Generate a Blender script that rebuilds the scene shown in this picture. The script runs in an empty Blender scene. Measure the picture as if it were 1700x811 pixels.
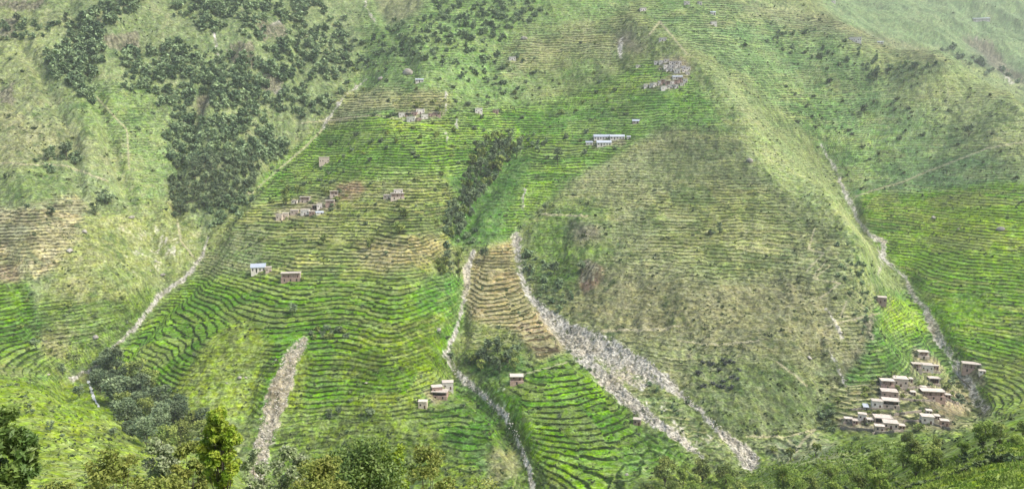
import bpy, math, random
import numpy as np
from math import radians as R, sin, cos, pi
C = bpy.context.scene.collection
SC = bpy.context.scene
rng = np.random.default_rng(11); random.seed(5)

# ---------------------------------------------------------------- camera, sky, sun, exposure
F = 1300.0; CX, CY = 850.0, 405.5; PITCH = R(-8.0); ZC = 200.0
cam = bpy.data.cameras.new('camera'); co = bpy.data.objects.new('camera', cam); C.objects.link(co)
cam.sensor_width = 36; cam.lens = F/1700*36; cam.clip_start = .5; cam.clip_end = 20000
co.location = (0, 0, ZC); co.rotation_euler = (pi/2+PITCH, 0, 0); SC.camera = co
SUN_EL, SUN_AZ = 50.0, 108.0      # degrees; azimuth clockwise from +Y (the view direction)
w = bpy.data.worlds.new('World'); SC.world = w; w.use_nodes = True
nt = w.node_tree; bg = nt.nodes['Background']; sky = nt.nodes.new('ShaderNodeTexSky'); sky.sky_type = 'NISHITA'
sky.sun_disc = False; sky.sun_elevation = R(SUN_EL); sky.sun_rotation = R(SUN_AZ); sky.air_density = 1.0; sky.dust_density = 4.0; sky.ozone_density = 1.0
nt.links.new(sky.outputs[0], bg.inputs[0]); bg.inputs[1].default_value = .14
sl = bpy.data.lights.new('sun', 'SUN'); so = bpy.data.objects.new('sun', sl); C.objects.link(so)
sl.energy = 2.2; sl.angle = R(18); sl.color = (1, .93, .80)
el, az = R(SUN_EL), R(SUN_AZ)
from mathutils import Vector
so.rotation_euler = Vector((-sin(az)*cos(el), -cos(az)*cos(el), -sin(el))).to_track_quat('-Z', 'Y').to_euler()
so.location = (0, 0, 900)
SC.view_settings.view_transform = 'Standard'; SC.view_settings.look = 'None'
SC.view_settings.gamma = 1; SC.view_settings.exposure = 1.0; SC.view_settings.use_curve_mapping = False
SC.render.engine = 'CYCLES'; SC.cycles.max_bounces = 5; SC.cycles.diffuse_bounces = 2; SC.cycles.volume_bounces = 1
SC.cycles.use_denoising = True
SC.cycles.denoiser = 'OPENIMAGEDENOISE'; SC.cycles.denoising_prefilter = 'ACCURATE'; SC.cycles.denoising_input_passes = 'RGB_ALBEDO_NORMAL'
SC.render.filter_size = 1.1 if hasattr(SC.render, 'filter_size') else 1.5
HAZE = .00010

# ---------------------------------------------------------------- numpy noise
TAB = np.random.default_rng(3).random((256, 256)).astype(np.float32)
def hsh(ix, iy, s=0):
    return TAB[(np.asarray(iy).astype(np.int32)*1+s*37) & 255, (np.asarray(ix).astype(np.int32)+s*91+(np.asarray(iy).astype(np.int32) >> 8)*57) & 255]
def noise(x, y, s=0):
    x = np.asarray(x, np.float32); y = np.asarray(y, np.float32)
    xi = np.floor(x); yi = np.floor(y); fx = x-xi; fy = y-yi
    fx = fx*fx*(3-2*fx); fy = fy*fy*(3-2*fy); xi = xi.astype(np.int32)+s*91; yi = yi.astype(np.int32)+s*37
    x0 = xi & 255; x1 = (xi+1) & 255; y0 = (yi & 255) << 8; y1 = ((yi+1) & 255) << 8; TF = TAB.ravel()
    a = TF[y0+x0]; b = TF[y0+x1]; c = TF[y1+x0]; d = TF[y1+x1]
    a += (b-a)*fx; c += (d-c)*fx; a += (c-a)*fy; return a*2-1
def fbm(x, y, s=0, o=4):
    r = 0; a = .5
    for i in range(o):
        r = r + a*noise(x*2**i+17*i, y*2**i-9*i, s+i); a *= .5
    return r
def sstep(a, b, x):
    t = np.clip((x-a)/(b-a), 0, 1); return t*t*(3-2*t)
def lin(c):
    c = np.array(c, float)/255; return np.where(c <= .04045, c/12.92, ((c+.055)/1.055)**2.4)
def pixdir(px, py):
    a = (px-CX)/F; b = (CY-py)/F; n = cos(PITCH)-b*sin(PITCH)
    return a/n, (sin(PITCH)+b*cos(PITCH))/n          # x/y, z/y
def project(x, y, z):
    d = np.maximum(y*cos(PITCH)+z*sin(PITCH), .5); v = -y*sin(PITCH)+z*cos(PITCH)
    return CX+F*x/d, CY-F*v/d

# ---------------------------------------------------------------- the valley's shape, from surveyed points (pixel, pixel, metres away)
CP = [
 # left mountain
 (-250,0,800),(0,0,850),(0,150,730),(0,300,620),(0,450,520),(0,600,435),(-250,300,600),(-250,560,430),(150,450,545),(150,250,670),(150,100,790),
 (200,0,900),(300,50,880),(400,200,790),(300,300,700),(230,170,760),(400,80,880),(480,120,880),(330,130,820),
 # left ravine
 (340,400,640),(265,490,575),(150,620,470),(450,270,770),(535,215,830),(610,130,910),(610,0,1080),(250,690,395),
 # middle face
 (600,650,425),(600,450,560),(600,320,680),(600,200,810),(650,60,960),(450,600,440),(430,470,555),(300,600,452),(450,400,610),(480,760,378),(600,780,365),
 (700,550,480),(700,400,595),(750,100,910),(850,0,1050),(950,100,930),(950,200,835),(920,300,710),
 # middle gullies
 (870,235,800),(770,370,650),(770,450,590),(750,600,470),(850,690,405),(885,811,352),(815,500,540),(900,600,455),(950,700,395),(1000,770,362),
 (860,395,640),(870,480,575),(945,555,505),(1060,660,430),(1160,745,385),(1250,765,378),
 # the spur
 (1460,540,490),(1440,440,565),(1370,340,655),(1250,220,770),(1150,110,875),(1050,40,985),(1420,610,450),(1370,690,412),(1130,650,436),(1000,500,545),
 (1000,350,660),(1200,500,515),(1200,350,640),(1100,250,750),(1300,600,445),(1280,450,555),(1050,450,570),(1200,680,410),
 # right gully and the slope beyond it
 (1362,240,880),(1420,350,770),(1500,460,640),(1560,560,540),(1630,670,455),(1500,650,438),(1480,560,520),
 (1700,650,455),(1700,500,560),(1700,310,710),(1560,310,770),(1580,450,620),(1450,200,900),(1300,130,960),(1560,180,880),
 (1700,155,845),(1560,97,930),(1400,55,1020),(1250,-10,1100),(1950,600,440),(1950,300,680),(1950,200,780),
 # hidden hollow and the far mountain
 (1700,215,1000),(1560,150,1120),(1450,110,1250),(1850,250,1000),
 (1700,135,1650),(1560,70,1700),(1650,40,1950),(1450,20,1900),(1350,-40,2000),(1950,60,1800),(1300,-250,2900),(1700,-250,2900),(1950,-300,2900),
 (850,-220,1500),(850,-420,2600),(300,-250,1350),(300,-450,2500),(-250,-250,1200),(-250,-450,2500),(850,-520,3600),(1700,-420,3800),(0,-560,3600),
 # meadow on the near left bank, the near bank on the right
 (0,632,345),(0,660,300),(120,655,335),(170,690,320),(100,740,255),(0,811,190),(200,780,245),(300,811,215),(-250,660,300),(-250,800,190),(330,775,300),
 (1700,690,165),(1600,742,150),(1500,795,140),(1700,770,105),(1850,690,150),(1950,680,150),(1400,800,215),(1320,770,300),(1430,735,330),
 (1700,735,300),(1580,738,330),(1850,730,300),(1250,800,300),
 # below the frame, near the photographer
 (600,850,300),(850,850,300),(1100,850,290),(450,870,220),(600,900,150),(850,910,150),(1100,900,150),(1350,860,150),(0,880,120),
 (-250,900,80),(0,900,60),(365,880,60),(850,930,60),(1350,900,60),(1700,850,60),(2000,850,60),
 (-250,950,20),(100,950,20),(850,980,20),(1500,950,20),(2000,950,20),(850,1100,6),(0,1100,6),(1700,1100,6),(-100,1300,3),(1800,1300,3)]
def sparam(x, y): return x/(y+40.0)
cp = np.array(CP, float)
u_, w_ = pixdir(cp[:, 0], cp[:, 1]); D_ = cp[:, 2]
KS, KL = 3.0, 1.6
PX = np.stack([sparam(u_*D_, D_)*KS, np.log(D_)*KL], 1)
def tker(r2): return r2*np.log(np.maximum(r2, 1e-12))*.5
n = len(PX); A = np.zeros((n+3, n+3))
d2 = ((PX[:, None]-PX[None])**2).sum(-1); A[:n, :n] = tker(d2)+np.eye(n)*2e-4
A[:n, n] = 1; A[:n, n+1:] = PX; A[n, :n] = 1; A[n+1:, :n] = PX.T
TW = np.linalg.solve(A, np.r_[w_, 0, 0, 0])
def tps(s, l):
    X = (s*KS).astype(np.float32); Y = (l*KL).astype(np.float32); out = np.full(X.shape, TW[n], np.float32)+TW[n+1]*X+TW[n+2]*Y
    for i in range(n):
        out += np.float32(TW[i])*tker((X-np.float32(PX[i, 0]))**2+(Y-np.float32(PX[i, 1]))**2)
    return out
NU = 1460
sv = np.linspace(-.86, .86, NU)
def seg(a, b, k, last=False): return np.linspace(math.log(a), math.log(b), k, endpoint=last)
lv = np.r_[seg(1.5, 150, 150), seg(150, 345, 230), seg(345, 1080, 1180), seg(1080, 2100, 190), seg(2100, 4200, 60, True)]
NL = len(lv)
# coarse solve, cubic upsample along each axis
cs = np.linspace(-.86, .86, 240); cl = np.linspace(lv[0], lv[-1], 900)
S, L = np.meshgrid(cs, cl); Wc = tps(S, L).astype(float)
def cubic(arr, q0, dq, q, axis):
    arr = np.moveaxis(arr, axis, 0); f = np.clip((q-q0)/dq, 1, arr.shape[0]-2.001); i = f.astype(int); t = (f-i).reshape((-1,)+(1,)*(arr.ndim-1))
    a, b, c, d = arr[i-1], arr[i], arr[i+1], arr[np.minimum(i+2, arr.shape[0]-1)]
    o = b+.5*t*(c-a+t*(2*a-5*b+4*c-d+t*(3*(b-c)+d-a)))
    return np.moveaxis(o, 0, axis)
Wf = cubic(cubic(Wc, lv[0], cl[1]-cl[0], lv, 0), -.86, cs[1]-cs[0], sv, 1)
Y = np.exp(lv)[:, None]*np.ones((1, NU)); X = sv[None]*(Y+40); Z = Wf*Y
X = X.astype(np.float32); Y = Y.astype(np.float32); Z = Z.astype(np.float32)
# ---------------------------------------------------------------- land cover maps (surveyed outlines)
X0, Y0, RW, RH = -250, -250, 2200, 1330
def new(): return np.zeros((RH, RW), np.float32)
def box(m, r):
    r = int(r)
    if r < 1: return m
    for ax in (0, 1):
        p = np.pad(m, [(r+1, r) if a == ax else (0, 0) for a in (0, 1)], mode='edge').cumsum(ax, dtype=np.float64)
        m = ((np.take(p, range(2*r+1, p.shape[ax]), ax)-np.take(p, range(0, p.shape[ax]-2*r-1), ax))/(2*r+1)).astype(np.float32)
    return m
def polymask(pts):
    m = np.zeros((RH, RW), bool); P = np.array(pts, float)-(X0, Y0)
    y0 = max(int(P[:, 1].min()), 0); y1 = min(int(P[:, 1].max())+1, RH)
    xs = np.arange(RW)
    for r in range(y0, y1):
        yy = r+.5; xi = []
        for k in range(len(P)):
            a, b = P[k-1], P[k]
            if (a[1] > yy) != (b[1] > yy): xi.append(a[0]+(yy-a[1])/(b[1]-a[1])*(b[0]-a[0]))
        xi.sort()
        for a, b in zip(xi[::2], xi[1::2]): m[r, max(int(a), 0):max(int(b), 0)] = True
    return m.astype(np.float32)
def line(pts, edge=2.0):
    """pts: (px, py, width)"""
    m = new()
    for (x0, y0, w0), (x1, y1, w1) in zip(pts, pts[1:]):
        W = max(w0, w1)/2+edge+1
        a0, a1 = int(max(min(x0, x1)-W-X0, 0)), int(min(max(x0, x1)+W-X0+1, RW)); b0, b1 = int(max(min(y0, y1)-W-Y0, 0)), int(min(max(y0, y1)+W-Y0+1, RH))
        if a1 <= a0 or b1 <= b0: continue
        yy, xx = np.mgrid[b0:b1, a0:a1]; xx = xx+X0; yy = yy+Y0
        dx, dy = x1-x0, y1-y0; t = np.clip(((xx-x0)*dx+(yy-y0)*dy)/(dx*dx+dy*dy+1e-6), 0, 1)
        d = np.hypot(xx-x0-t*dx, yy-y0-t*dy); v = np.clip(((w0+(w1-w0)*t)/2-d)/edge+.5, 0, 1)
        m[b0:b1, a0:a1] = np.maximum(m[b0:b1, a0:a1], v)
    return m
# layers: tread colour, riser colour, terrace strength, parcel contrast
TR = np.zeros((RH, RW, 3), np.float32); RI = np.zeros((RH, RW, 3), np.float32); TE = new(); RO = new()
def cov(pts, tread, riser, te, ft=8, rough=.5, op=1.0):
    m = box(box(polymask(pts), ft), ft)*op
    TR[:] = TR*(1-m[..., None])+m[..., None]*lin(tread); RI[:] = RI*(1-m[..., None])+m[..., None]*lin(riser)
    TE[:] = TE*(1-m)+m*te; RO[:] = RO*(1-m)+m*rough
ALL = [(-400,-400),(2200,-400),(2200,1200),(-400,1200)]
OL = (128,142,82); OLR = (82,98,56)
cov(ALL, OL, OLR, .35, 1)
# left mountain, pale olive grass
cov([(-400,-400),(640,-400),(610,60),(560,170),(450,280),(340,400),(250,500),(150,620),(-400,640)], (130,146,94), (92,110,68), .12, 8, .7)
cov([(-400,-400),(0,-10),(110,40),(70,80),(90,130),(0,210),(-400,200)], (134,144,92), (102,112,72), .1, 14, .7)
cov([(0,190),(130,200),(210,215),(215,250),(130,250),(0,300)], (146,146,102), (108,108,74), .1, 14, .9, .7)
cov([(120,150),(250,130),(280,250),(270,360),(200,350),(200,260),(130,200)], (124,148,82), (84,106,58), .35, 16, .7)
cov([(0,290),(120,270),(110,330),(0,350)], (122,140,82), (96,114,64), .1, 14, .6)
cov([(-300,360),(60,345),(130,320),(150,345),(140,400),(120,440),(60,462),(-300,470)], (168,164,122), (88,90,62), 1, 5, .8)
cov([(-300,455),(30,440),(35,468),(-300,474)], (150,134,108), (102,90,74), .6, 3, .8)
cov([(140,350),(300,330),(330,380),(330,430),(240,500),(140,540),(60,520),(100,450)], (140,152,88), (98,112,64), .3, 10, .8)
cov([(-300,470),(50,470),(60,510),(70,560),(60,600),(-300,600)], (96,152,38), (48,80,26), 1, 5, .3)
cov([(70,500),(200,500),(255,478),(265,490),(210,560),(150,612),(90,605),(70,560)], (108,140,56), (62,86,36), .8, 6, .5)
cov([(60,545),(110,530),(120,590),(70,610)], (128,136,78), (88,92,56), .5, 7, .6)
# top middle
cov([(560,170),(610,60),(640,-400),(1250,-400),(1230,-10),(1050,40),(1000,120),(800,180),(650,170)], (122,152,82), (80,104,56), .4, 10, .5)
cov([(600,-50),(720,-50),(700,20),(640,45)], (136,142,98), (110,118,78), .1, 6, .5)
cov([(560,150),(740,150),(740,185),(650,190),(540,220),(545,190)], (140,146,92), (72,86,52), .95, 5, .8)
cov([(840,70),(1000,30),(1060,0),(1080,60),(1010,95),(900,110),(830,130)], (140,142,92), (92,100,60), .9, 14, 1, .7)
cov([(1010,60),(1060,40),(1080,70),(1060,85),(1020,80)], (110,108,86), (90,92,70), .1, 6, .6)
# main bright terraces
cov([(535,218),(620,190),(900,175),(1080,100),(1150,110),(1215,170),(1130,205),(1060,230),(1000,270),(950,300),(900,330),(860,390),(830,400),(790,300),(740,290),(560,300),(430,340),(440,300),(480,260)], (104,162,44), (50,86,32), 1, 6, .35)
cov([(900,175),(1060,150),(1180,130),(1230,190),(1210,240),(1110,210),(1050,215),(940,230)], (98,152,52), (48,92,38), .9, 8, .35)
cov([(640,200),(740,195),(740,215),(640,215)], (128,186,32), (66,104,30), .9, 5, .3)
cov([(740,300),(830,240),(890,260),(830,400),(780,410),(740,400)], (76,128,46), (48,84,34), .3, 7, .5)
# olive terraces in the middle
cov([(430,345),(560,300),(720,290),(760,330),(735,420),(720,455),(650,470),(500,462),(380,455),(330,450),(370,390)], (136,150,74), (58,74,36), 1, 7, .6)
cov([(590,405),(700,390),(740,400),(720,430),(620,450),(590,430)], (156,150,98), (76,84,46), 1, 7, .9)
cov([(555,310),(600,298),(612,312),(580,330),(560,330)], (146,122,92), (92,76,58), 1, 3, .9)
cov([(375,390),(440,370),(430,450),(330,452),(330,430)], (128,146,84), (80,94,54), .7, 6, .9)
# lower bright paddies
cov([(320,458),(500,462),(700,462),(765,470),(760,540),(740,590),(760,640),(700,700),(500,700),(440,700),(330,690),(190,595),(235,545)], (96,154,30), (44,74,22), 1, 5, .3)
cov([(700,460),(760,450),(765,540),(740,580),(690,560)], (84,148,40), (44,84,28), .9, 6, .3)
cov([(600,540),(740,520),(740,640),(640,720),(560,720),(560,600)], (106,156,28), (52,84,24), 1, 10, .3)
cov([(290,640),(350,560),(420,530),(450,570),(430,640),(420,700),(330,700),(270,670)], (124,150,56), (92,116,46), .3, 9, .6)
cov([(500,575),(520,600),(500,690),(480,730),(450,740)], (116,150,44), (84,112,38), .5, 6, .5)
cov([(430,690),(740,680),(800,720),(880,811),(880,900),(400,900)], (108,138,54), (70,98,40), .45, 12, .6)
cov([(700,650),(780,640),(850,720),(870,811),(780,780),(700,700)], (88,146,40), (50,88,30), .9, 9, .4)
cov([(800,740),(870,740),(880,900),(800,900)], (134,136,90), (106,112,70), .3, 10, .8)
# tan terraces between the two gullies
cov([(785,420),(850,400),(860,440),(880,490),(930,550),(900,585),(840,540),(780,535),(770,480)], (158,146,100), (88,92,52), 1, 5, .9)
cov([(860,530),(915,540),(940,580),(890,590)], (160,146,108), (106,92,66), .8, 4, .9)
cov([(780,530),(850,545),(880,590),(780,600),(755,590)], (124,138,70), (84,104,50), .5, 8, .6)
cov([(765,590),(870,580),(880,620),(800,630)], (72,112,46), (50,84,34), .3, 8, .4)
cov([(800,640),(870,620),(930,590),(980,620),(1030,670),(1080,740),(1130,811),(1130,900),(890,900),(870,720)], (98,158,32), (46,80,24), 1, 6, .35)
cov([(1020,740),(1110,720),(1180,811),(1050,811)], (86,140,46), (52,90,32), .6, 10, .5)
cov([(820,800),(900,770),(950,811),(930,900),(820,900)], (112,142,58), (80,104,44), .5, 10, .6)
cov([(960,590),(1060,620),(1130,670),(1210,740),(1160,745),(1060,660)], (128,144,88), (90,104,64), .7, 6, .9)
# spur left face
cov([(1000,270),(1110,210),(1215,240),(1320,300),(1430,400),(1455,500),(1420,620),(1370,715),(1240,730),(1130,650),(1000,560),(920,520),(870,450),(870,390),(930,320)], (134,142,92), (92,102,62), .5, 10, .7)
cov([(870,390),(930,330),(1010,350),(1020,420),(960,500),(900,480)], (106,132,62), (76,100,46), .4, 12, .6)
cov([(1080,200),(1230,210),(1330,300),(1400,400),(1300,400),(1180,320),(1080,290)], (116,126,80), (92,104,62), .45, 14, .5)
cov([(940,520),(1010,430),(1140,470),(1300,450),(1380,500),(1400,600),(1280,600),(1120,570),(1000,545)], (130,132,90), (100,104,68), .3, 14, .7)
cov([(1160,310),(1280,320),(1320,400),(1300,450),(1180,460),(1080,400),(1090,330)], (134,144,82), (90,104,54), .85, 12, .8)
cov([(1130,650),(1150,590),(1250,600),(1380,640),(1370,715),(1240,730)], (108,124,74), (84,98,60), .2, 12, .6)
cov([(960,430),(1005,440),(1005,470),(975,490)], (132,108,88), (112,92,76), .2, 4, .6)
cov([(940,365),(1000,370),(1005,400),(950,405)], (112,112,88), (88,90,70), .2, 8, .9)
cov([(1380,640),(1440,540),(1460,520),(1465,600),(1420,660),(1380,690)], (112,112,84), (84,92,60), .2, 8, .7)
# spur crest
cov([(1040,35),(1080,60),(1150,95),(1220,170),(1300,250),(1400,330),(1440,400),(1470,480),(1430,480),(1390,380),(1290,310),(1200,200),(1150,130),(1050,60)], (146,162,96), (112,132,74), .3, 9, .7)
cov([(1150,90),(1220,130),(1340,260),(1400,330),(1300,260),(1220,180)], (142,160,98), (102,122,70), .5, 8, .8)
# right-hand slope
cov([(1080,30),(1250,-20),(1400,45),(1560,90),(1720,150),(2200,180),(2200,330),(1700,310),(1425,330),(1370,240),(1250,140),(1150,80)], (120,148,86), (74,100,56), .75, 8, .5)
cov([(1400,60),(1560,90),(1720,150),(2200,180),(2200,300),(1700,290),(1600,220),(1480,150)], (138,152,94), (104,118,72), .4, 16, .6)
cov([(1280,150),(1400,150),(1500,230),(1420,320),(1370,240)], (124,156,82), (70,98,52), .9, 12, .5)
cov([(1200,0),(1400,20),(1600,100),(1560,110),(1400,60),(1260,30)], (140,140,102), (110,112,80), .4, 12, .9, .7)
cov([(1425,322),(1560,315),(1700,303),(2200,290),(2200,700),(1640,690),(1600,600),(1560,545),(1510,470),(1470,430),(1440,370)], (100,160,20), (44,80,18), 1, 3, .3)
cov([(1500,350),(1640,345),(1700,370),(1700,420),(1560,400)], (120,176,18), (60,96,20), 1, 14, .3)
cov([(1560,500),(1640,480),(1650,530),(1570,540)], (98,158,24), (84,140,24), .2, 8, .2)
cov([(1640,590),(1700,590),(2200,620),(2200,700),(1640,680)], (112,150,52), (60,92,32), 1, 12, .4)
cov([(1460,490),(1520,480),(1560,550),(1600,640),(1560,630),(1440,650),(1400,690),(1370,680),(1430,600)], (90,142,46), (48,84,34), .9, 6, .5)
cov([(1470,500),(1520,492),(1550,545),(1540,560),(1460,550)], (112,168,34), (58,92,28), 1, 4, .3)
cov([(1380,640),(1460,620),(1600,620),(1650,690),(1600,720),(1380,715)], (118,128,78), (76,90,52), .8, 6, .9)
cov([(1540,660),(1600,650),(1600,690),(1540,690)], (154,142,106), (112,100,74), .6, 5, .9)
# far mountain
cov([(1400,-400),(2200,-400),(2200,170),(1720,145),(1560,88),(1400,40),(1350,-20)], (122,146,94), (92,112,72), .3, 3, .6)
cov([(1600,60),(1650,90),(1720,150),(1640,110)], (118,112,104), (96,92,88), .1, 6, .8)
# near banks
cov([(-400,618),(30,612),(110,632),(150,640),(200,690),(240,740),(340,760),(430,811),(430,1200),(-400,1200)], (124,172,44), (92,138,38), .3, 5, .35)
cov([(60,740),(210,700),(340,760),(430,811),(430,1200),(60,1200)], (134,158,62), (100,124,48), .25, 12, .7)
cov([(-400,575),(70,590),(120,600),(110,632),(-400,622)], (116,150,64), (66,92,40), .9, 4, .6)
cov([(1040,811),(1110,770),(1230,790),(1270,740),(1370,715),(1560,720),(1700,680),(2200,680),(2200,1200),(1040,1200)], (126,150,66), (94,116,50), .3, 8, .6)
cov([(1250,735),(1350,722),(1420,760),(1300,770)], (128,140,96), (96,108,72), .7, 6, .8)
cov([(1480,811),(1560,770),(1700,730),(2200,730),(2200,1200),(1440,1200)], (150,168,60), (118,138,52), .3, 8, .5)
cov([(400,900),(1100,880),(1300,860),(2200,900),(2200,1400),(-400,1400),(-400,900)], (126,150,60), (98,122,48), .1, 8, .6)
for p in [[(1084,98),(1130,96),(1150,115),(1140,135),(1120,150),(1066,148),(1068,138),(1100,132),(1112,124),(1090,112)], [(660,186),(735,182),(735,196),(690,204),(662,198)], [(455,352),(500,345),(560,318),(562,345),(530,356),(460,370)], [(498,326),(516,326),(514,340),(480,342)],
          [(1395,696),(1440,688),(1500,690),(1510,716),(1460,722),(1390,714)], [(1460,628),(1520,624),(1520,648),(1490,664),(1460,650)], [(1510,580),(1560,596),(1568,618),(1512,620)], [(1530,640),(1600,655),(1620,678),(1570,670),(1528,668)], [(1530,686),(1585,690),(1585,712),(1540,708)], [(1596,598),(1636,600),(1640,640),(1606,640)], [(700,650),(750,640),(755,655),(720,672)], [(980,228),(1040,226),(1035,240),(985,246)]]:
    cov(p, (158,144,120), (110,94,78), .6, 3, .9, .75)
# gravel: debris chutes, stream beds
GR = new()
STREAM = {
 'slide_r': [(855,392,12),(861,425,14),(866,455,12),(884,495,12),(915,522,14),(945,548,24),(1000,575,44),(1060,607,36),(1100,632,24),(1132,656,10),(1180,700,9),(1218,733,14),(1245,765,32)],
 'slide_l': [(868,470,10),(905,525,14),(945,560,38),(985,610,24),(1040,662,24),(1090,702,18),(1130,730,11),(1165,757,8)],
 'mid': [(786,415,6),(775,445,12),(772,480,8),(765,515,7),(753,560,8),(740,590,10),(762,622,14),(795,650,11),(840,690,12),(860,730,9),(878,780,9),(888,830,11)],
 'right': [(1362,240,4),(1385,275,5),(1398,310,6),(1410,330,11),(1424,365,6),(1448,392,7),(1466,402,9),(1466,430,7),(1502,460,6),(1514,490,7),(1540,520,13),(1557,560,17),(1585,598,11),(1607,630,15),(1622,668,18)],
 'trickle': [(1457,408,3),(1463,440,3),(1453,465,2)],
 'left': [(610,130,2),(572,158,4),(552,185,7),(536,214,6)],
 'left2': [(345,395,3),(332,430,7),(305,462,7),(265,490,10),(240,525,8),(185,582,6),(150,614,9),(115,628,6)],
 'chute': [(506,562,8),(496,576,26),(480,600,28),(474,625,32),(462,650,38),(452,685,34),(436,735,30),(424,811,24)],
 'top': [(603,-30,3),(607,10,4),(628,48,3)],
 'scar': [(1032,62,5),(1025,80,9),(1030,96,4)],
 'scarB': [(462,40,14),(440,55,16)], 'scarC': [(455,140,22),(462,150,16)], 'scarD': [(350,40,4),(365,95,6)],
 'faru': [(1620,64,7),(1645,90,8),(1678,138,6)],
 'village': [(1575,600,4),(1610,640,14),(1632,676,16)],
 'pool': [(150,612,3),(120,630,5)],
 's1': [(738,152,5),(737,185,4)], 's2': [(740,218,3),(742,245,3)], 's3': [(758,195,5),(757,212,6)],
 's4': [(872,315,4),(866,345,3)], 's5': [(1372,512,3),(1400,560,4)], 's6': [(1380,585,4),(1405,640,5)]}
for k, p in STREAM.items(): GR = np.maximum(GR, line(p, 9 if k in ('slide_r', 'slide_l', 'chute') else 4))
spec = box(polymask([(940,545),(1010,560),(1100,640),(1200,730),(1160,750),(1040,660),(960,590)]), 5)*.27
GR = np.maximum(GR, spec); GR = np.maximum(GR, box(polymask([(935,545),(985,548),(1080,610),(1100,640),(1060,650),(1010,620)]), 7)*.66)
GR = np.maximum(GR, box(polymask([(160,395),(200,380),(300,370),(330,400),(250,470),(180,440)]), 14)*.33)
GR = np.maximum(GR, box(polymask([(800,650),(840,640),(890,700),(880,740),(850,720)]), 4)*.42)
# footpaths
PA = new()
for p in [[(1420,326,2.5),(1500,300,2),(1580,268,2),(1640,245,2),(1760,225,2)], [(1000,548,3.5),(1085,547,4),(1130,541,2.5)], [(1125,565,2),(1190,572,2.5),(1260,565,2)],
          [(1352,378,2),(1343,412,2),(1368,420,2),(1340,448,2)], [(1372,432,2),(1350,460,2)], [(1378,440,2),(1352,462,2),(1395,470,2),(1360,495,2)], [(1405,500,2),(1395,525,2),(1412,525,2)],
          [(1240,722,3),(1300,725,3),(1355,712,3)], [(1352,714,4),(1335,728,4),(1322,748,4)], [(1370,540,2),(1460,520,2)], [(1075,60,2),(1095,35,3),(1140,90,2)],
          [(0,270,2),(110,275,2),(180,300,3)], [(535,215,3),(500,250,3),(470,275,2),(430,310,2)], [(500,205,2),(620,190,2),(680,200,2)], [(310,335,2),(340,330,2),(420,320,2)],
          [(295,365,3),(300,400,3),(320,425,3)], [(900,355,3),(975,358,2.5)], [(1290,600,2),(1340,640,2.5)], [(1460,655,3),(1560,650,3),(1610,680,3)], [(1400,700,5),(1450,712,5)],
          [(870,620,2),(940,600,2)],[(160,160,2),(210,215,2),(215,280,2)]]:
    PA = np.maximum(PA, line(p, 1.6))
ROCK = new()
for p in [[(165,60),(240,50),(235,85),(180,85)], [(0,35),(30,30),(30,60),(0,70)], [(0,145),(25,140),(30,170),(0,175)], [(320,160),(350,160),(345,200),(325,200)], [(430,35),(470,40),(480,60),(440,70)], [(440,120),(470,130),(465,160),(440,150)],
          [(145,120),(160,30),(170,30)], [(380,70),(430,70),(430,110),(390,120)], [(960,430),(1000,435),(1000,460),(975,470)], [(1135,585),(1150,590),(1150,600)], [(1435,530),(1450,520),(1450,560),(1435,560)],[(1600,60),(1640,70),(1720,150),(1650,110)],[(80,0),(0,0),(0,15),(60,20)]]:
    ROCK = np.maximum(ROCK, box(polymask(p), 5))
# ravine depths (metres) for carving
CV = new()
for k, wd, dp in [('slide_r', 30, 3), ('mid', 34, 7), ('right', 34, 9), ('left', 26, 6), ('left2', 46, 12), ('chute', 14, 1)]:
    CV = np.maximum(CV, box(box(line([(a, b, wd) for a, b, c in STREAM[k]], wd*.5), wd*.25), wd*.2)*dp)
CV = np.maximum(CV, box(box(line([(536,214,24),(450,275,24),(345,395,28)], 14), 7), 7)*9)
CV = np.maximum(CV, box(box(line([(870,235,24),(800,320,30),(765,380,26),(786,415,20)], 14), 8), 8)*9)
for p_, d_ in [([(110,0),(150,120),(215,330)], 8), ([(400,80),(350,110),(300,260),(290,360)], 9), ([(490,20),(500,110),(490,230)], 8), ([(40,80),(120,210),(130,310)], 7), ([(215,330),(260,420),(290,450)], 4), ([(1180,150),(1240,330),(1230,460)], 1.8), ([(1330,330),(1370,460),(1360,620)], 1.8), ([(1050,330),(1060,470),(1050,560)], 1.8), ([(1480,120),(1460,220),(1440,320)], 1.8), ([(1600,150),(1570,230),(1520,300)], 1.8), ([(1620,60),(1700,150)], 14), ([(640,20),(690,130)], 6), ([(850,60),(780,150)], 5), ([(960,100),(900,200)], 4), ([(10,420),(60,560)], 4)]:
    CV = np.maximum(CV, box(box(line([(a, b, 16) for a, b in p_], 12), 7), 6)*d_*1.3)
RDG = new()
for p, wd, dp in [([(250,-20,1),(200,40,1),(175,85,1)], 34, 12), ([(420,30,1),(400,110,1),(340,190,1)], 34, 10), ([(960,380,1),(980,450,1)], 40, 5), ([(1045,45,1),(1150,100,1),(1240,210,1),(1370,335,1),(1435,430,1)], 24, 9), ([(20,250,1),(60,360,1),(40,440,1)], 50, 7), ([(1640,20,1),(1560,-10,1)], 30, 10), ([(700,330,1),(650,500,1),(640,640,1)], 60, 5)]:
    RDG += box(box(line([(a, b, wd) for a, b, c in p], wd*.5), wd*.3), wd*.3)*dp
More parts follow.
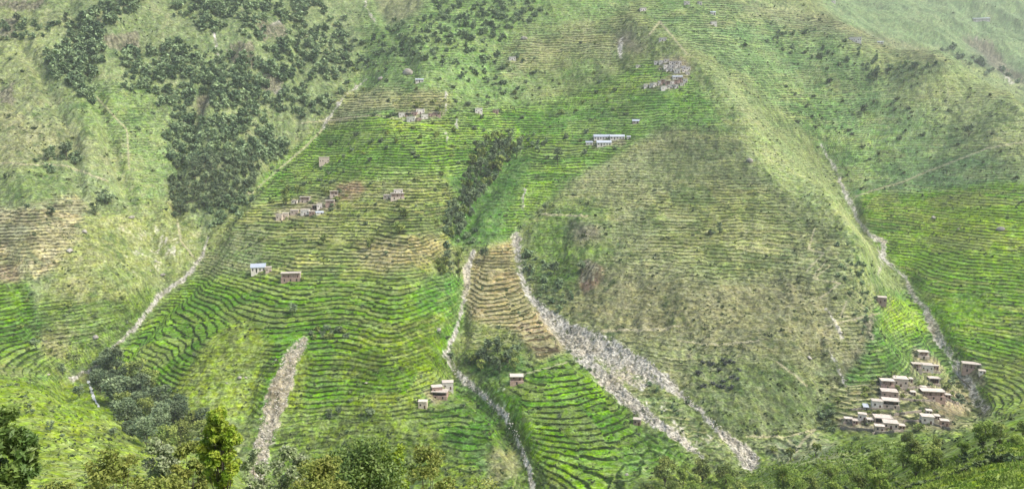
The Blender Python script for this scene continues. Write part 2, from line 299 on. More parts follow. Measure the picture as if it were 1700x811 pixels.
def samp(m, px, py):
    fx = np.clip(px-X0, 0, RW-1.01); fy = np.clip(py-Y0, 0, RH-1.01); ix = fx.astype(np.int32); iy = fy.astype(np.int32); fx = (fx-ix).astype(np.float32); fy = (fy-iy).astype(np.float32)
    if m.ndim == 3: fx = fx[..., None]; fy = fy[..., None]
    return (m[iy, ix]*(1-fx)+m[iy, ix+1]*fx)*(1-fy)+(m[iy+1, ix]*(1-fx)+m[iy+1, ix+1]*fx)*fy
# macro relief
px, py = project(X, Y, Z)
far = sstep(150, 420, Y)
Z = Z-samp(CV, px, py)*far+samp(RDG, px, py)*far
te0 = samp(TE, px, py)
rough = np.maximum(1.12-te0, .1)*1.25
Z += far*rough*(fbm(X/90, Y/130, 3, 3)*9+np.abs(fbm(X/30+.3*noise(X/50, Y/50, 8), Y/75, 4, 3))*-8+fbm(X/12, Y/20, 5, 3)*1.5)
Z += far*fbm(X/160, Y/160, 33, 2)*5
Z += (1-far)*fbm(X/14, Y/14, 6, 3)*np.minimum(Y*.02, 1.6)
Z += sstep(1050, 1500, Y)*(np.abs(fbm(X/220+Y/500, Y/500, 40, 4))*-90+30)
px, py = project(X, Y, Z)
wx = fbm(X/9, Y/12, 20, 3)*7+fbm(X/40, Y/40, 28, 2)*16; wy = fbm(X/9, Y/12, 25, 3)*5+fbm(X/40, Y/40, 30, 2)*10
qx, qy = px+wx*.8, py+wy*.8
tr = samp(TR, qx, qy); ri = samp(RI, qx, qy); te = samp(TE, qx, qy); ro = samp(RO, qx, qy)
gr = samp(GR, px+wx*.2+noise(X/5, Y/5, 333)*2.5, py+wy*.2); pa = samp(PA, px+wx*.1, py+wy*.15); rk = samp(ROCK, qx, qy)
# terraces: real steps following the contours, parcels out of step with their neighbours
hstep = np.clip(1.6+(Z+145)*.0062, 1.4, 3.4)
T = np.where(Z < -210, Z/1.3, np.log(1.6+(np.clip(Z, -210, 137)+145)*.0062)/.0062+np.maximum(Z-137, 0)/3.35)
T = T+fbm(X/38, Y/38, 50, 3)*1.0+fbm(X/9, Y/9, 54, 2)*.14+noise(X/3, Y/3, 57)*.07
cxp = X/33+fbm(X/60, Y/60, 60, 2)*1.2; cyp = (Z+.35*Y)/17+fbm(X/50, Y/50, 63, 2)*.9
cxi = np.floor(cxp+.5*(np.floor(cyp) % 2)); cyi = np.floor(cyp)
ph = hsh(cxi, cyi, 70)
T = T+ph*.9*(hsh(cxi, cyi, 71) < .75)
fr = T-np.floor(T); k = np.floor(T)
strip = hsh(k+cxi*13, cyi+cxi*7, 77)
strip2 = hsh(np.floor(T*.5)+np.floor(X/31+hsh(k, k, 5)*9), np.floor(Z/14), 78)
gap = sstep(-.42, -.12, fbm(X/15, Y/15, 80, 3)+te*.4-.2)      # places where the banks have slumped
amp = np.clip(te*1.2, 0, 1)*gap*(1-np.clip(gr*2, 0, 1))*sstep(120, 260, Y)
wid = .20+.16*fbm(X/7, Y/7, 84, 2)+.09*noise(X/1.7, Y/1.7, 85)+.1*fbm(X/60, Y/60, 86, 2)
rz = 1-wid
Sf = np.clip((fr-rz)/np.maximum(wid, .06), 0, 1)
Zt = Z+amp*hstep*.5*(Sf-fr)
bank = sstep(rz-.04, rz+.03, fr)*(1-sstep(.95, 1.0, fr)*.6)
bank = bank*np.clip(amp*1.6, 0, 1)
# small-scale ruggedness
fine = fbm(X/2.6, Y/3.4, 90, 3)
Zt += sstep(30, 200, Y)*(.35+.65*sstep(300, 380, Y))*fine*(.45+.9*(1-te))*1.25*(1-.5*bank)
Zt += gr*fbm(X/1.5, Y/2, 94, 2)*1.3
# colours
n1 = fbm(X/22, Y/28, 100, 4); n2 = fbm(X/4, Y/6, 104, 3); n3 = noise(X/1.1, Y/1.6, 108); n4 = fbm(X/60, Y/80, 110, 3); n5 = fbm(X/8+n1, (Z+.25*Y)/1.7, 115, 3); n6 = fbm(X/3, Y/4, 118, 2)
tv = (1+.5*(strip-.5)*np.clip(te*1.3, 0, 1)+.26*n4+.2*n1+(.25+.35*ro)*n2+.32*n3+(.2+.4*ro)*n5*(.3+.7*te)+.3*(1-te)*n6)
tcol = tr*np.clip(tv, .35, 1.9)[..., None]
pc = hsh(cxi, cyi, 140); tcol = tcol*(1+te[..., None]*((pc[..., None]-.5)*np.array([.55, .3, .2])))
pd = (hsh(cxi, cyi, 141) > .82)*te*.35*sstep(.1, .3, hsh(k, cxi, 9)); tcol = tcol*(1-pd[..., None])+lin((150,148,92))*pd[..., None]
dry = np.clip((strip2-.72)*3, 0, 1)*te*(.25+ro*.5)
tcol = tcol*(1-dry[..., None])+dry[..., None]*lin((166,158,104))*np.clip(tv, .5, 1.5)[..., None]
lush = np.clip(-n1*1.3-n2*1.2-n6*1.6-.25, 0, 1)*.55
tcol = tcol*(1-lush[..., None])+lush[..., None]*tr*np.array([.42, .62, .5])
bare = np.clip(n1*1.6+n2*1.5-.55+.35*ro-.4*te, 0, 1)*.55*ro
tcol = tcol*(1-bare[..., None])+bare[..., None]*lin((158,146,112))
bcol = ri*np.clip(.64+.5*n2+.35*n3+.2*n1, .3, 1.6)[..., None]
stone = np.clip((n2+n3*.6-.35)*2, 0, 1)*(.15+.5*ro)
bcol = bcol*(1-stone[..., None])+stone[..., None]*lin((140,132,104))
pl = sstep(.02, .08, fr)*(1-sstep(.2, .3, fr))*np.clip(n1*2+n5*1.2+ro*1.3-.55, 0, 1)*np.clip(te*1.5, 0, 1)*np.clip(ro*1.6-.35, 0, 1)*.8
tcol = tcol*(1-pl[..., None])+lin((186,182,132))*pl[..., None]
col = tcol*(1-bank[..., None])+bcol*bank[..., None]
gv = np.clip((gr-.5+.55*n2+.35*n3+.5*n1+.02)*2.4, 0, 1)*sstep(.02, .2, gr)
gcol = lin((186,182,168))*np.clip(.82+.35*n2+.55*n3, .3, 1.6)[..., None]
gcol = gcol*(1-np.clip(n1*1.5, 0, 1)[..., None]*.25*np.array([0, .3, 1]))
gcol = gcol*np.where(((px > 380) & (px < 530) & (py > 540))[..., None], np.array([.72, .69, .60]), 1.0)
col = col*(1-gv[..., None])+gcol*gv[..., None]
pv = np.clip(pa*1.3+.5*n3*pa, 0, 1)*.75
col = col*(1-pv[..., None])+lin((184,176,140))*pv[..., None]
rv = np.clip((rk-.5+.7*n2+.4*n3+.15)*2, 0, 1)*sstep(.02, .2, rk)
Zt += rk*np.abs(n2)*2
col = col*(1-rv[..., None])+(lin((126,124,98))*np.clip(.8+.8*n3+.5*n2, .3, 1.7)[..., None])*rv[..., None]
ALB = .78
gs = np.clip((col[..., 1:2]/(col[..., 2:3]+1e-4)-4.5)*.25, 0, 1)*np.clip((col[..., 1:2]/(col[..., 0:1]+1e-4)-1.3)*2, 0, 1)      # fresh crops are yellower than the sampled tone
col = col*(1+gs*(np.array([1.14, .84, 1.25])-1)+(1-gs)*(np.array([.92, .95, .98])-1))
col = np.clip(col*ALB, .004, .6)
Z = Zt
GX, GY, GZ = X, Y, Z+ZC

def gpt(x, y):
    """ground height at world x, y"""
    x = np.asarray(x, float); y = np.asarray(y, float)
    s = (sparam(x, y)+.86)/(1.72)*(NU-1); l = np.interp(np.log(np.maximum(y, 1.6)), lv, np.arange(NL))
    s = np.clip(s, 0, NU-1.01); l = np.clip(l, 0, NL-1.01); i = s.astype(int); j = l.astype(int); fs = s-i; fl = l-j
    return (GZ[j, i]*(1-fs)+GZ[j, i+1]*fs)*(1-fl)+(GZ[j+1, i]*(1-fs)+GZ[j+1, i+1]*fs)*fl
YS = np.exp(np.linspace(math.log(60), math.log(3500), 2600))
def at(px, py, dmin=60, dmax=4000):
    """the point of the hillside seen there"""
    u, w = pixdir(px, py); ys = YS[(YS > dmin) & (YS < dmax)]
    hit = np.nonzero(gpt(u*ys, ys) >= ZC+w*ys)[0]
    y = ys[hit[0]] if len(hit) else ys[-1]
    return float(u*y), float(y), float(gpt(u*y, y))

# ---------------------------------------------------------------- materials
def mat(name, c, rough=.85, var=.25, scale=2.0, bump=0, c2=None, attr=None, objrand=0, spec=.25, trans=0, metal=0):
    m = bpy.data.materials.new(name); m.use_nodes = True; t = m.node_tree; b = t.nodes['Principled BSDF']; N = t.nodes.new; K = t.links.new
    b.inputs['Roughness'].default_value = rough; b.inputs['Specular IOR Level'].default_value = spec; b.inputs['Metallic'].default_value = metal
    tc = N('ShaderNodeTexCoord'); nz = N('ShaderNodeTexNoise'); nz.inputs['Scale'].default_value = scale; nz.inputs['Detail'].default_value = 5
    K(tc.outputs['Object'], nz.inputs['Vector'])
    hsv = N('ShaderNodeHueSaturation')
    if attr:
        a = N('ShaderNodeAttribute'); a.attribute_name = attr; K(a.outputs['Color'], hsv.inputs['Color'])
    else:
        mx = N('ShaderNodeMix'); mx.data_type = 'RGBA'
        mr0 = N('ShaderNodeMapRange'); mr0.inputs[1].default_value = .35; mr0.inputs[2].default_value = .65; K(nz.outputs['Fac'], mr0.inputs[0]); K(mr0.outputs[0], mx.inputs[0])
        mx.inputs[6].default_value = (*c, 1); mx.inputs[7].default_value = (*(c2 or [v*.75 for v in c]), 1); K(mx.outputs[2], hsv.inputs['Color'])
    mr = N('ShaderNodeMapRange'); mr.inputs[1].default_value = .25; mr.inputs[2].default_value = .75; mr.inputs[3].default_value = 1-var; mr.inputs[4].default_value = 1+var
    nz2 = N('ShaderNodeTexNoise'); nz2.inputs['Scale'].default_value = scale*3.1; nz2.inputs['Detail'].default_value = 3; K(tc.outputs['Object'], nz2.inputs['Vector']); K(nz2.outputs['Fac'], mr.inputs[0])
    out = mr.outputs[0]
    if objrand:
        oi = N('ShaderNodeObjectInfo'); mr2 = N('ShaderNodeMapRange'); mr2.inputs[3].default_value = 1-objrand; mr2.inputs[4].default_value = 1+objrand; K(oi.outputs['Random'], mr2.inputs[0])
        mu = N('ShaderNodeMath'); mu.operation = 'MULTIPLY'; K(out, mu.inputs[0]); K(mr2.outputs[0], mu.inputs[1]); out = mu.outputs[0]
    K(out, hsv.inputs['Value']); K(hsv.outputs[0], b.inputs['Base Color'])
    if bump:
        bp = N('ShaderNodeBump'); bp.inputs['Strength'].default_value = .6; bp.inputs['Distance'].default_value = bump; K(nz2.outputs['Fac'], bp.inputs['Height']); K(bp.outputs[0], b.inputs['Normal'])
    if trans:
        b.inputs['Subsurface Weight'].default_value = 0
        tl = N('ShaderNodeBsdfTranslucent'); K(hsv.outputs[0], tl.inputs['Color']); ms = N('ShaderNodeMixShader'); ms.inputs[0].default_value = trans
        K(b.outputs[0], ms.inputs[1]); K(tl.outputs[0], ms.inputs[2]); K(ms.outputs[0], t.nodes['Material Output'].inputs['Surface'])
    return m
def newmesh(name, v, faces, mats, mi=None, smooth=False):
    me = bpy.data.meshes.new(name); v = np.asarray(v, np.float32)
    if isinstance(faces, np.ndarray):
        nf, q = faces.shape
        me.vertices.add(len(v)); me.vertices.foreach_set('co', v.ravel()); me.loops.add(nf*q); me.loops.foreach_set('vertex_index', faces.ravel().astype(np.int32))
        me.polygons.add(nf); me.polygons.foreach_set('loop_start', np.arange(0, nf*q, q, dtype=np.int32))
        if mi is not None: me.polygons.foreach_set('material_index', np.asarray(mi, np.int32))
        if smooth: me.polygons.foreach_set('use_smooth', np.ones(nf, bool))
        me.update(calc_edges=True)
    else:
        me.from_pydata([tuple(p) for p in v], [], faces); me.update()
        if mi is not None: me.polygons.foreach_set('material_index', np.asarray(mi, np.int32))
        if smooth: me.polygons.foreach_set('use_smooth', np.ones(len(faces), bool))
    for m in (mats if isinstance(mats, (list, tuple)) else [mats]): me.materials.append(m)
    return me
def obj(name, me, parent=None, loc=(0, 0, 0), rz=0, label=None, cat=None, group=None, kind=None, scale=None):
    o = bpy.data.objects.new(name, me); C.objects.link(o); o.location = loc; o.rotation_euler = (0, 0, rz)
    if scale is not None: o.scale = scale if hasattr(scale, '__len__') else (scale,)*3
    if parent: o.parent = parent
    for kk, vv in (('label', label), ('category', cat), ('group', group), ('kind', kind)):
        if vv: o[kk] = vv
    return o

# ---------------------------------------------------------------- hillsides
M_land = mat('hillside_ground', (1, 1, 1), .95, .1, .4, .5, attr='landcover', spec=.1)
t = M_land.node_tree; N = t.nodes.new; K = t.links.new; b_ = t.nodes['Principled BSDF']; src = b_.inputs['Base Color'].links[0].from_socket
tcn = [q for q in t.nodes if q.type == 'TEX_COORD'][0].outputs['Object']
def nfac(scale, lo, hi, a, b, detail=3, typ='ShaderNodeTexNoise'):
    q = N(typ); q.inputs['Scale'].default_value = scale
    if typ == 'ShaderNodeTexNoise': q.inputs['Detail'].default_value = detail; o = q.outputs['Fac']
    else: o = q.outputs['Distance']
    K(tcn, q.inputs['Vector']); m = N('ShaderNodeMapRange'); m.inputs[1].default_value = lo; m.inputs[2].default_value = hi; m.inputs[3].default_value = a; m.inputs[4].default_value = b; K(o, m.inputs[0]); return m.outputs[0]
def mulm(a, b):
    q = N('ShaderNodeMath'); q.operation = 'MULTIPLY'; K(a, q.inputs[0]); K(b, q.inputs[1]); return q.outputs[0]
f_ = mulm(mulm(nfac(.22, .38, .62, .88, 1.12, 4), nfac(.9, .38, .64, .70, 1.28, 2)), nfac(.5, .1, .75, .76, 1.14, typ='ShaderNodeTexVoronoi'))
hs = N('ShaderNodeHueSaturation'); K(src, hs.inputs['Color']); K(f_, hs.inputs['Value']); K(hs.outputs[0], b_.inputs['Base Color'])
K(nfac(.16, .38, .62, .492, .508, 2), hs.inputs['Hue']); K(nfac(.3, .38, .62, .82, 1.1, 2), hs.inputs['Saturation'])
jj, ii = np.mgrid[0:NL-1, 0:NU-1]; a = jj*NU+ii
quads = np.stack([a, a+1, a+NU+1, a+NU], -1).reshape(-1, 4)
me = newmesh('hillside', np.stack([GX, GY, GZ], -1).reshape(-1, 3), quads, M_land, smooth=True)
at_ = me.color_attributes.new('landcover', 'FLOAT_COLOR', 'POINT')
rgba = np.ones((NL*NU, 4), np.float32); rgba[:, :3] = col.reshape(-1, 3); at_.data.foreach_set('color', rgba.ravel())
obj('hillside', me, kind='structure')
del me, rgba, quads

# ---------------------------------------------------------------- vegetation
ORD = 'first second third fourth fifth sixth seventh eighth ninth tenth eleventh twelfth thirteenth fourteenth fifteenth sixteenth seventeenth eighteenth nineteenth twentieth'.split()
def rnd(a, b): return random.uniform(a, b)
M_dark = mat('foliage_dark', (.09, .14, .075), .8, .5, .9, c2=(.23, .29, .15), objrand=.3, spec=.15)
M_mid = mat('foliage_mid', (.12, .18, .045), .8, .5, .9, c2=(.27, .31, .08), objrand=.3, spec=.15)
M_fresh = mat('foliage_fresh', (.27, .36, .07), .7, .4, .9, c2=(.16, .26, .05), objrand=.25, spec=.2, trans=.15)
M_grey = mat('foliage_grey', (.075, .09, .085), .85, .35, .6, c2=(.11, .12, .11), objrand=.25, spec=.1)
M_bark = mat('bark', (.10, .085, .065), .9, .35, 3, .02)
M_wood = mat('forest_foliage', (1, 1, 1), .85, .3, .3, attr='tint', spec=.1)
M_scrub = mat('scrub_foliage', (1, 1, 1), .85, .3, .3, attr='tint', spec=.1)
def quadcloud(P, size, g, up=.35, aspect=1.6):
    """leaf faces at points P"""
    n = len(P); nrm = g.normal(size=(n, 3)); nrm[:, 2] = np.abs(nrm[:, 2])+up; nrm /= np.linalg.norm(nrm, axis=1)[:, None]
    t = np.cross(nrm, g.normal(size=(n, 3))); t /= np.linalg.norm(t, axis=1)[:, None]; b = np.cross(nrm, t)
    s = (size*(.6+.8*g.random(n)))[:, None]
    V = np.stack([P-t*s*.5*aspect, P-b*s*.42-t*s*.05, P+t*s*.5*aspect, P+b*s*.42+t*s*.05], 1)
    return V.reshape(-1, 3)
def crownpts(g, n, r, h, base, lumps, flat=.75, top=.0):
    """points in clumps through a crown: clumps sit inside an ellipsoid"""
    c = []
    while len(c) < lumps:
        p = g.uniform(-1, 1, 3)
        if .25 < (p**2).sum() < 1 : c.append(p)
    c = np.array(c)*[r*.72, r*.72, h*.38]+[0, 0, base+h*.5]
    rad = r*g.uniform(.24, .46, lumps)*(1 if lumps < 25 else .68)
    w = rad**2; k = g.choice(lumps, n, p=w/w.sum())
    d = g.normal(size=(n, 3)); d /= np.linalg.norm(d, axis=1)[:, None]; rr = g.random(n)**.35
    P = c[k]+d*(rad[k]*rr)[:, None]*[1.05, 1.05, flat]
    return P, c
def tube(path, r0, r1, seg=5):
    V = []; Fc = []; path = np.array(path, float); n = len(path)
    for i, p in enumerate(path):
        d = path[min(i+1, n-1)]-path[max(i-1, 0)]; d /= np.linalg.norm(d)+1e-9
        a = np.cross(d, [0, 1, 0] if abs(d[1]) < .9 else [1, 0, 0]); a /= np.linalg.norm(a); b = np.cross(d, a); r = r0+(r1-r0)*i/(n-1)
        for k in range(seg):
            t = 2*pi*k/seg; V.append(p+r*(cos(t)*a+sin(t)*b))
    for i in range(n-1):
        for k in range(seg):
            Fc.append((i*seg+k, i*seg+(k+1) % seg, (i+1)*seg+(k+1) % seg, (i+1)*seg+k))
    return np.array(V), np.array(Fc)
def join(parts):
    V, Q, off = [], [], 0
    for v, q in parts: V.append(v); Q.append(np.asarray(q)+off); off += len(v)
    return np.concatenate(V), np.concatenate(Q)
def wood_parts(g, c, base, r, tr, nb=5, seg=5):
    lean = g.normal(size=2)*r*.08
    parts = [tube([(0, 0, -1.2), (lean[0]*.3, lean[1]*.3, base*.5), (lean[0], lean[1], base+(c[:, 2].mean()-base)*.7)], tr, tr*.45, seg)]
    for p in c[g.permutation(len(c))[:nb]]:
        s = np.array([lean[0]*.6, lean[1]*.6, base*.75]); m = (s+p)/2+[0, 0, -.1*r]
        parts.append(tube([s, m, p], tr*.45, tr*.12, 4))
    return join(parts)
def treedata(seed, n, r, h, base, lumps, size, tr=.18, seg=5, flat=.75, nb=5, up=.6):
    g = np.random.default_rng(seed); P, c = crownpts(g, n, r, h, base, lumps, flat)
    lv_ = quadcloud(P, size, g, up); lf = np.arange(len(lv_)).reshape(-1, 4)
    return (lv_, lf), wood_parts(g, c, base, r, tr, nb, seg)
def single_tree(name, seed, leafmat, **k):
    (a, fa), (b, fb) = treedata(seed, **k); V, Q = join([(a, fa), (b, fb)])
    return newmesh(name, V, Q, [leafmat, M_bark], np.r_[np.zeros(len(fa)), np.ones(len(fb))])
# unit templates, about 1 m crown radius; scaled per tree
FARK = [dict(n=420, r=1, h=2.0, base=.45, lumps=12, size=.2, tr=.06), dict(n=420, r=.9, h=2.4, base=.5, lumps=13, size=.19, tr=.06), dict(n=380, r=1.1, h=1.6, base=.3, lumps=10, size=.21, tr=.06)]
FAR = {}
for nm, m in (('dark', M_dark), ('mid', M_mid), ('grey', M_grey), ('fresh', M_fresh)):
    FAR[nm] = [single_tree('tree', 100+i*7+len(nm), m, **FARK[i % 3]) for i in range(5)]
BUSH = {nm: [single_tree('shrub', 300+i*5+len(nm), m, n=260, r=1, h=1.35, base=-.1, lumps=9, size=.22, tr=.03) for i in range(3)] for nm, m in (('dark', M_dark), ('mid', M_mid), ('grey', M_grey))}
# bigger trees with trunk and crown as parts
MIDT = {}
for nm, m in (('dark', M_dark), ('mid', M_mid), ('fresh', M_fresh)):
    MIDT[nm] = []
    for i in range(4):
        (a, fa), (b, fb) = treedata(500+i*3+len(nm), n=1700, r=1, h=[2.0, 2.3, 1.7, 2.7][i], base=[.4, .6, .3, .35][i], lumps=[20, 22, 18, 24][i], size=.115, tr=.06, seg=7, nb=8)
        MIDT[nm].append((newmesh('crown', a, fa, m), newmesh('trunk', b, fb, M_bark)))
def put_tree(p, r, tone, label, group, cat='tree', parts=False, name='tree', sc=None):
    s = sc or (r*rnd(.9, 1.1), r*rnd(.9, 1.1), r*rnd(.85, 1.15)); rz = rnd(0, 6.28)
    if parts:
        t = obj(name, None, loc=p, rz=rz, label=label, cat=cat, group=group, scale=s); c, k = random.choice(MIDT[tone])
        obj('crown', c, t); obj('trunk', k, t)
    else:
        src = BUSH if cat == 'shrub' else FAR
        t = obj(name, random.choice(src[tone]), loc=p, rz=rz, label=label, cat=cat, group=group, scale=s)
    return t
def inpoly(poly, n, gap=0, tries=40):
    P = np.array(poly, float); out = []; lo, hi = P.min(0), P.max(0)
    def ins(q):
        c = False
        for k in range(len(P)):
            a, b = P[k-1], P[k]
            if (a[1] > q[1]) != (b[1] > q[1]) and q[0] < a[0]+(q[1]-a[1])/(b[1]-a[1])*(b[0]-a[0]): c = not c
        return c
    t = 0
    while len(out) < n and t < n*tries:
        t += 1; q = (rnd(lo[0], hi[0]), rnd(lo[1], hi[1]))
        if ins(q) and (not gap or all((q[0]-o[0])**2+(1.5*(q[1]-o[1]))**2 > gap*gap for o in out)): out.append(q)
    return out
def patch(poly, n, gap, dia, tones, label, group, parts=False, dmin=60, cat='tree', name='tree'):
    """dia: crown width in survey pixels"""
    for q in inpoly(poly, n, gap):
        x, y, z = at(q[0], q[1], dmin); r = dia*rnd(.75, 1.25)*y/F/2
        put_tree((x, y, z-.15*r), r, random.choice(tones), label, group, cat, parts, name)
patch([(150,612),(175,600),(222,630),(262,665),(300,692),(338,705),(345,750),(290,758),(240,745),(212,722),(185,685),(158,650)], 44, 15, 38, ['dark','dark','mid'], 'dark bushy tree in the crowded clump filling the ravine below the waterfall', 'trees in the ravine at the lower left', True, 200, name='broadleaf_tree')
patch([(795,252),(830,238),(872,240),(862,262),(838,280),(822,310),(795,335),(768,392),(746,404),(742,370),(762,335),(778,290)], 60, 9.5, 17, ['dark','dark','mid'], 'dark green tree in the long strip of trees down the middle gully', 'trees down the middle gully', name='broadleaf_tree')
patch([(725,440),(765,432),(765,462),(735,468)], 9, 9, 18, ['dark','mid'], 'small tree beside the top of the middle rocky stream', 'trees at the top of the middle stream', name='broadleaf_tree')
patch([(778,598),(800,580),(845,585),(868,602),(850,622),(795,620)], 16, 11, 22, ['dark','mid'], 'bushy tree in the green clump above the small isolated lower house', 'trees above the isolated lower house', name='broadleaf_tree')
patch([(505,550),(575,545),(588,558),(520,565)], 12, 8, 15, ['mid','dark'], 'low bush in the dark hedge crossing the bright lower terraces', 'bushes in the terrace hedge', cat='shrub', name='bush')
patch([(285,290),(330,262),(435,262),(425,315),(380,352),(345,352),(285,365)], 110, 9, 15, ['dark'], 'dark blue-green tree in the lower edge of the dense wood left of the ravine', 'trees along the lower edge of the left wood', name='broadleaf_tree')
patch([(1150,640),(1160,605),(1225,592),(1240,630),(1205,650)], 16, 8, 13, ['grey'], 'grey-leaved bush on the dim foot of the spur', 'grey bushes at the foot of the spur', cat='shrub', name='bush')
patch([(1560,630),(1590,625),(1600,668),(1575,672)], 8, 8, 17, ['dark','mid'], 'green bush between the riverside hamlet and its stony stream', 'bushes beside the hamlet stream', cat='shrub', name='bush')
patch([(1356,690),(1385,685),(1392,715),(1362,715)], 6, 8, 17, ['dark'], 'dark bush at the foot of the spur, left of the hamlet', 'dark bushes left of the hamlet', cat='shrub', name='bush')
patch([(1060,830),(1110,795),(1200,800),(1260,830),(1300,800),(1350,812),(1400,780),(1470,770),(1560,772),(1500,815),(1440,840),(1200,860)], 34, 20, 34, ['mid','fresh','mid','fresh','fresh'], 'leafy green tree in the belt of trees along the bottom right', 'trees along the bottom right', True, 110, name='broadleaf_tree')
patch([(1500,740),(1560,725),(1600,742),(1700,705),(1700,735),(1600,762),(1510,778)], 9, 22, 30, ['fresh','mid','fresh'], 'yellow-green tree on the near bank below the hamlet', 'trees on the near bank below the hamlet', True, 110, name='broadleaf_tree')
# trees and bushes standing alone: (x, y, width) by place
LONE = {
 'on the tan terraces at the far left': ('dark', [(85,360,18),(45,345,12),(178,340,28),(158,358,20),(60,392,11)]),
 'on the pale upper left slope': ('dark', [(230,216,12),(80,268,18),(110,266,26),(125,275,14),(255,190,9),(30,40,14),(60,45,12),(110,40,14)]),
 'among the upper middle fields': ('dark', [(811,163,9),(753,148,13),(788,214,13),(655,193,11),(888,121,11),(996,138,13),(918,135,8),(1133,208,7),(870,20,12),(735,95,10)]),
 'on the bright upper terraces': ('dark', [(615,237,13),(641,247,9),(550,242,12),(902,242,13),(926,274,22),(1020,247,9),(545,290,11),(615,307,9),(733,289,9),(893,293,7),(690,262,9),(570,262,9)]),
 'around the middle hamlet': ('mid', [(495,328,15),(515,306,11),(475,342,22),(541,323,14),(500,376,11),(561,344,10)]),
 'on the olive terraces above the bright paddies': ('mid', [(661,343,12),(670,362,20),(663,388,22),(538,404,17),(615,417,22),(432,400,13),(725,370,12),(503,465,11),(690,300,9)]),
 'among the tan plots between the two stream beds': ('dark', [(804,432,19),(828,545,10),(862,520,9),(800,480,9)]),
 'on the brown face of the spur': ('dark', [(953,325,11),(905,352,15),(1180,391,14),(1194,388,14),(1110,397,8),(1151,391,8),(875,427,12),(882,452,14),(966,454,18),(920,458,20),(1088,317,8)]),
 'on the slope right of the spur crest': ('dark', [(1360,34,8),(1376,138,13),(1493,233,13),(1531,225,12),(1455,137,17),(1570,104,7),(1435,192,16),(1325,206,10),(1413,225,10),(1608,228,18),(1580,330,8)]),
 'on the near left meadow': ('dark', [(84,717,18),(103,724,11),(42,658,10),(55,683,10),(190,724,18),(132,660,24),(152,707,9),(15,640,9)]),
 'on the lower bright paddies': ('dark', [(322,592,10),(104,622,16),(58,572,16),(603,510,11),(485,524,20),(615,692,20),(582,667,12),(547,697,18),(562,690,14),(699,627,9)]),
 'beside the middle stream bed': ('dark', [(749,598,14),(742,564,13),(769,674,12),(728,552,12),(812,705,9)]),
 'near the long debris slide': ('dark', [(928,692,13),(945,585,12),(980,617,11),(1141,670,13),(1256,719,12),(1060,722,10)]),
 'on the track below the spur': ('mid', [(1355,759,20),(1312,764,20),(1285,750,14),(1290,720,12)]),
 'in the riverside hamlet': ('mid', [(1505,630,11),(1495,688,9),(1525,715,18),(1440,648,12),(1390,672,14)])}
for place, (tone, L_) in LONE.items():
    L_ = sorted(L_); small = [q for q in L_ if q[2] <= 13]; big = [q for q in L_ if q[2] > 13]
    for lst, cat_, nm, word in ((small, 'shrub', 'bush', 'small dark bush'), (big, 'tree', 'broadleaf_tree', 'rounded green tree')):
        for i, (qx_, qy_, wd_) in enumerate(lst):
            x, y, z = at(qx_, qy_, 150); r = wd_*y/F/2
            l_ = '%s %s, %s from the left' % (word, place, ORD[i]) if len(lst) > 1 else '%s %s' % (word, place)
            put_tree((x, y, z-.1*r), r, tone, l_, 'lone trees and bushes', cat_, name=nm)
for poly_, n_, gp_, dm_, l_, g_ in [([(560,110),(1000,60),(1050,200),(600,240)], 44, 22, 9, 'tiny bush dotted over the fields above and around the upper hamlet', 'bushes dotted over the upper fields'),
    ([(430,260),(740,220),(740,440),(400,440)], 36, 22, 9, 'tiny bush dotted over the terraces round the middle hamlet', 'bushes dotted over the middle terraces'),
    ([(0,500),(240,480),(200,600),(20,610)], 14, 18, 10, 'tiny bush dotted over the terraces left of the long left gully', 'bushes dotted over the lower left terraces')]:
    patch(poly_, n_, gp_, dm_, ['dark','dark','mid'], l_, g_, cat='shrub', name='bush')
# woods that read as one mass
g0 = np.random.default_rng(5)
def merged(name, spots, tmpl, m, label, cat, ca_=(.10,.165,.085), cb_=(.32,.43,.22)):
    vs, fs, off, cs_ = [], [], 0, []
    for (x, y, z, r) in spots:
        v, f = random.choice(tmpl); a = rnd(0, 6.28); ca, sa = cos(a), sin(a); s = r*rnd(.85, 1.15)
        V = v*[r, r, s]; V = np.stack([V[:, 0]*ca-V[:, 1]*sa+x, V[:, 0]*sa+V[:, 1]*ca+y, V[:, 2]+z], 1); vs.append(V); fs.append(f+off); off += len(V)
        t_ = random.random(); lf = np.repeat(g0.random(len(V)//4), 4)[:, None]*.5+.75; cs_.append(np.c_[(np.array(ca_)*(1-t_)+np.array(cb_)*t_)*lf, np.ones(len(V))])
    me = newmesh(name, np.concatenate(vs), np.concatenate(fs), m); a_ = me.color_attributes.new('tint', 'FLOAT_COLOR', 'POINT'); a_.data.foreach_set('color', np.concatenate(cs_).astype(np.float32).ravel())
    obj(name, me, kind='stuff', label=label, cat=cat)
def leafy(seed, **k): return treedata(seed, **k)[0]
TW1 = [leafy(700+i, n=230, r=1, h=2.0, base=.0, lumps=11, size=.32, up=.45) for i in range(6)]
spots = []
def wood(poly, n, gap, dia, hole=[]):
    for q in inpoly(poly, n, gap, 12):
        if any((q[0]-a)**2/(rx*rx)+(q[1]-b)**2/(ry*ry) < 1 for a, b, rx, ry in hole): continue
        x, y, z = at(q[0]+random.gauss(0, 5), q[1]+random.gauss(0, 4), 300); r = dia*min(max(random.gauss(.9, .3), .4), 1.7)*y/F/2; spots.append((x, y, z-.1*r, r))
wood([(78,92),(115,85),(110,60),(140,30),(170,5),(245,0),(215,25),(175,40),(165,85),(160,130),(160,170),(145,177),(130,150),(95,130),(78,112)], 250, 6, 14.5)
wood([(285,5),(400,-10),(400,30),(360,55),(330,50),(295,30)], 80, 7, 13)
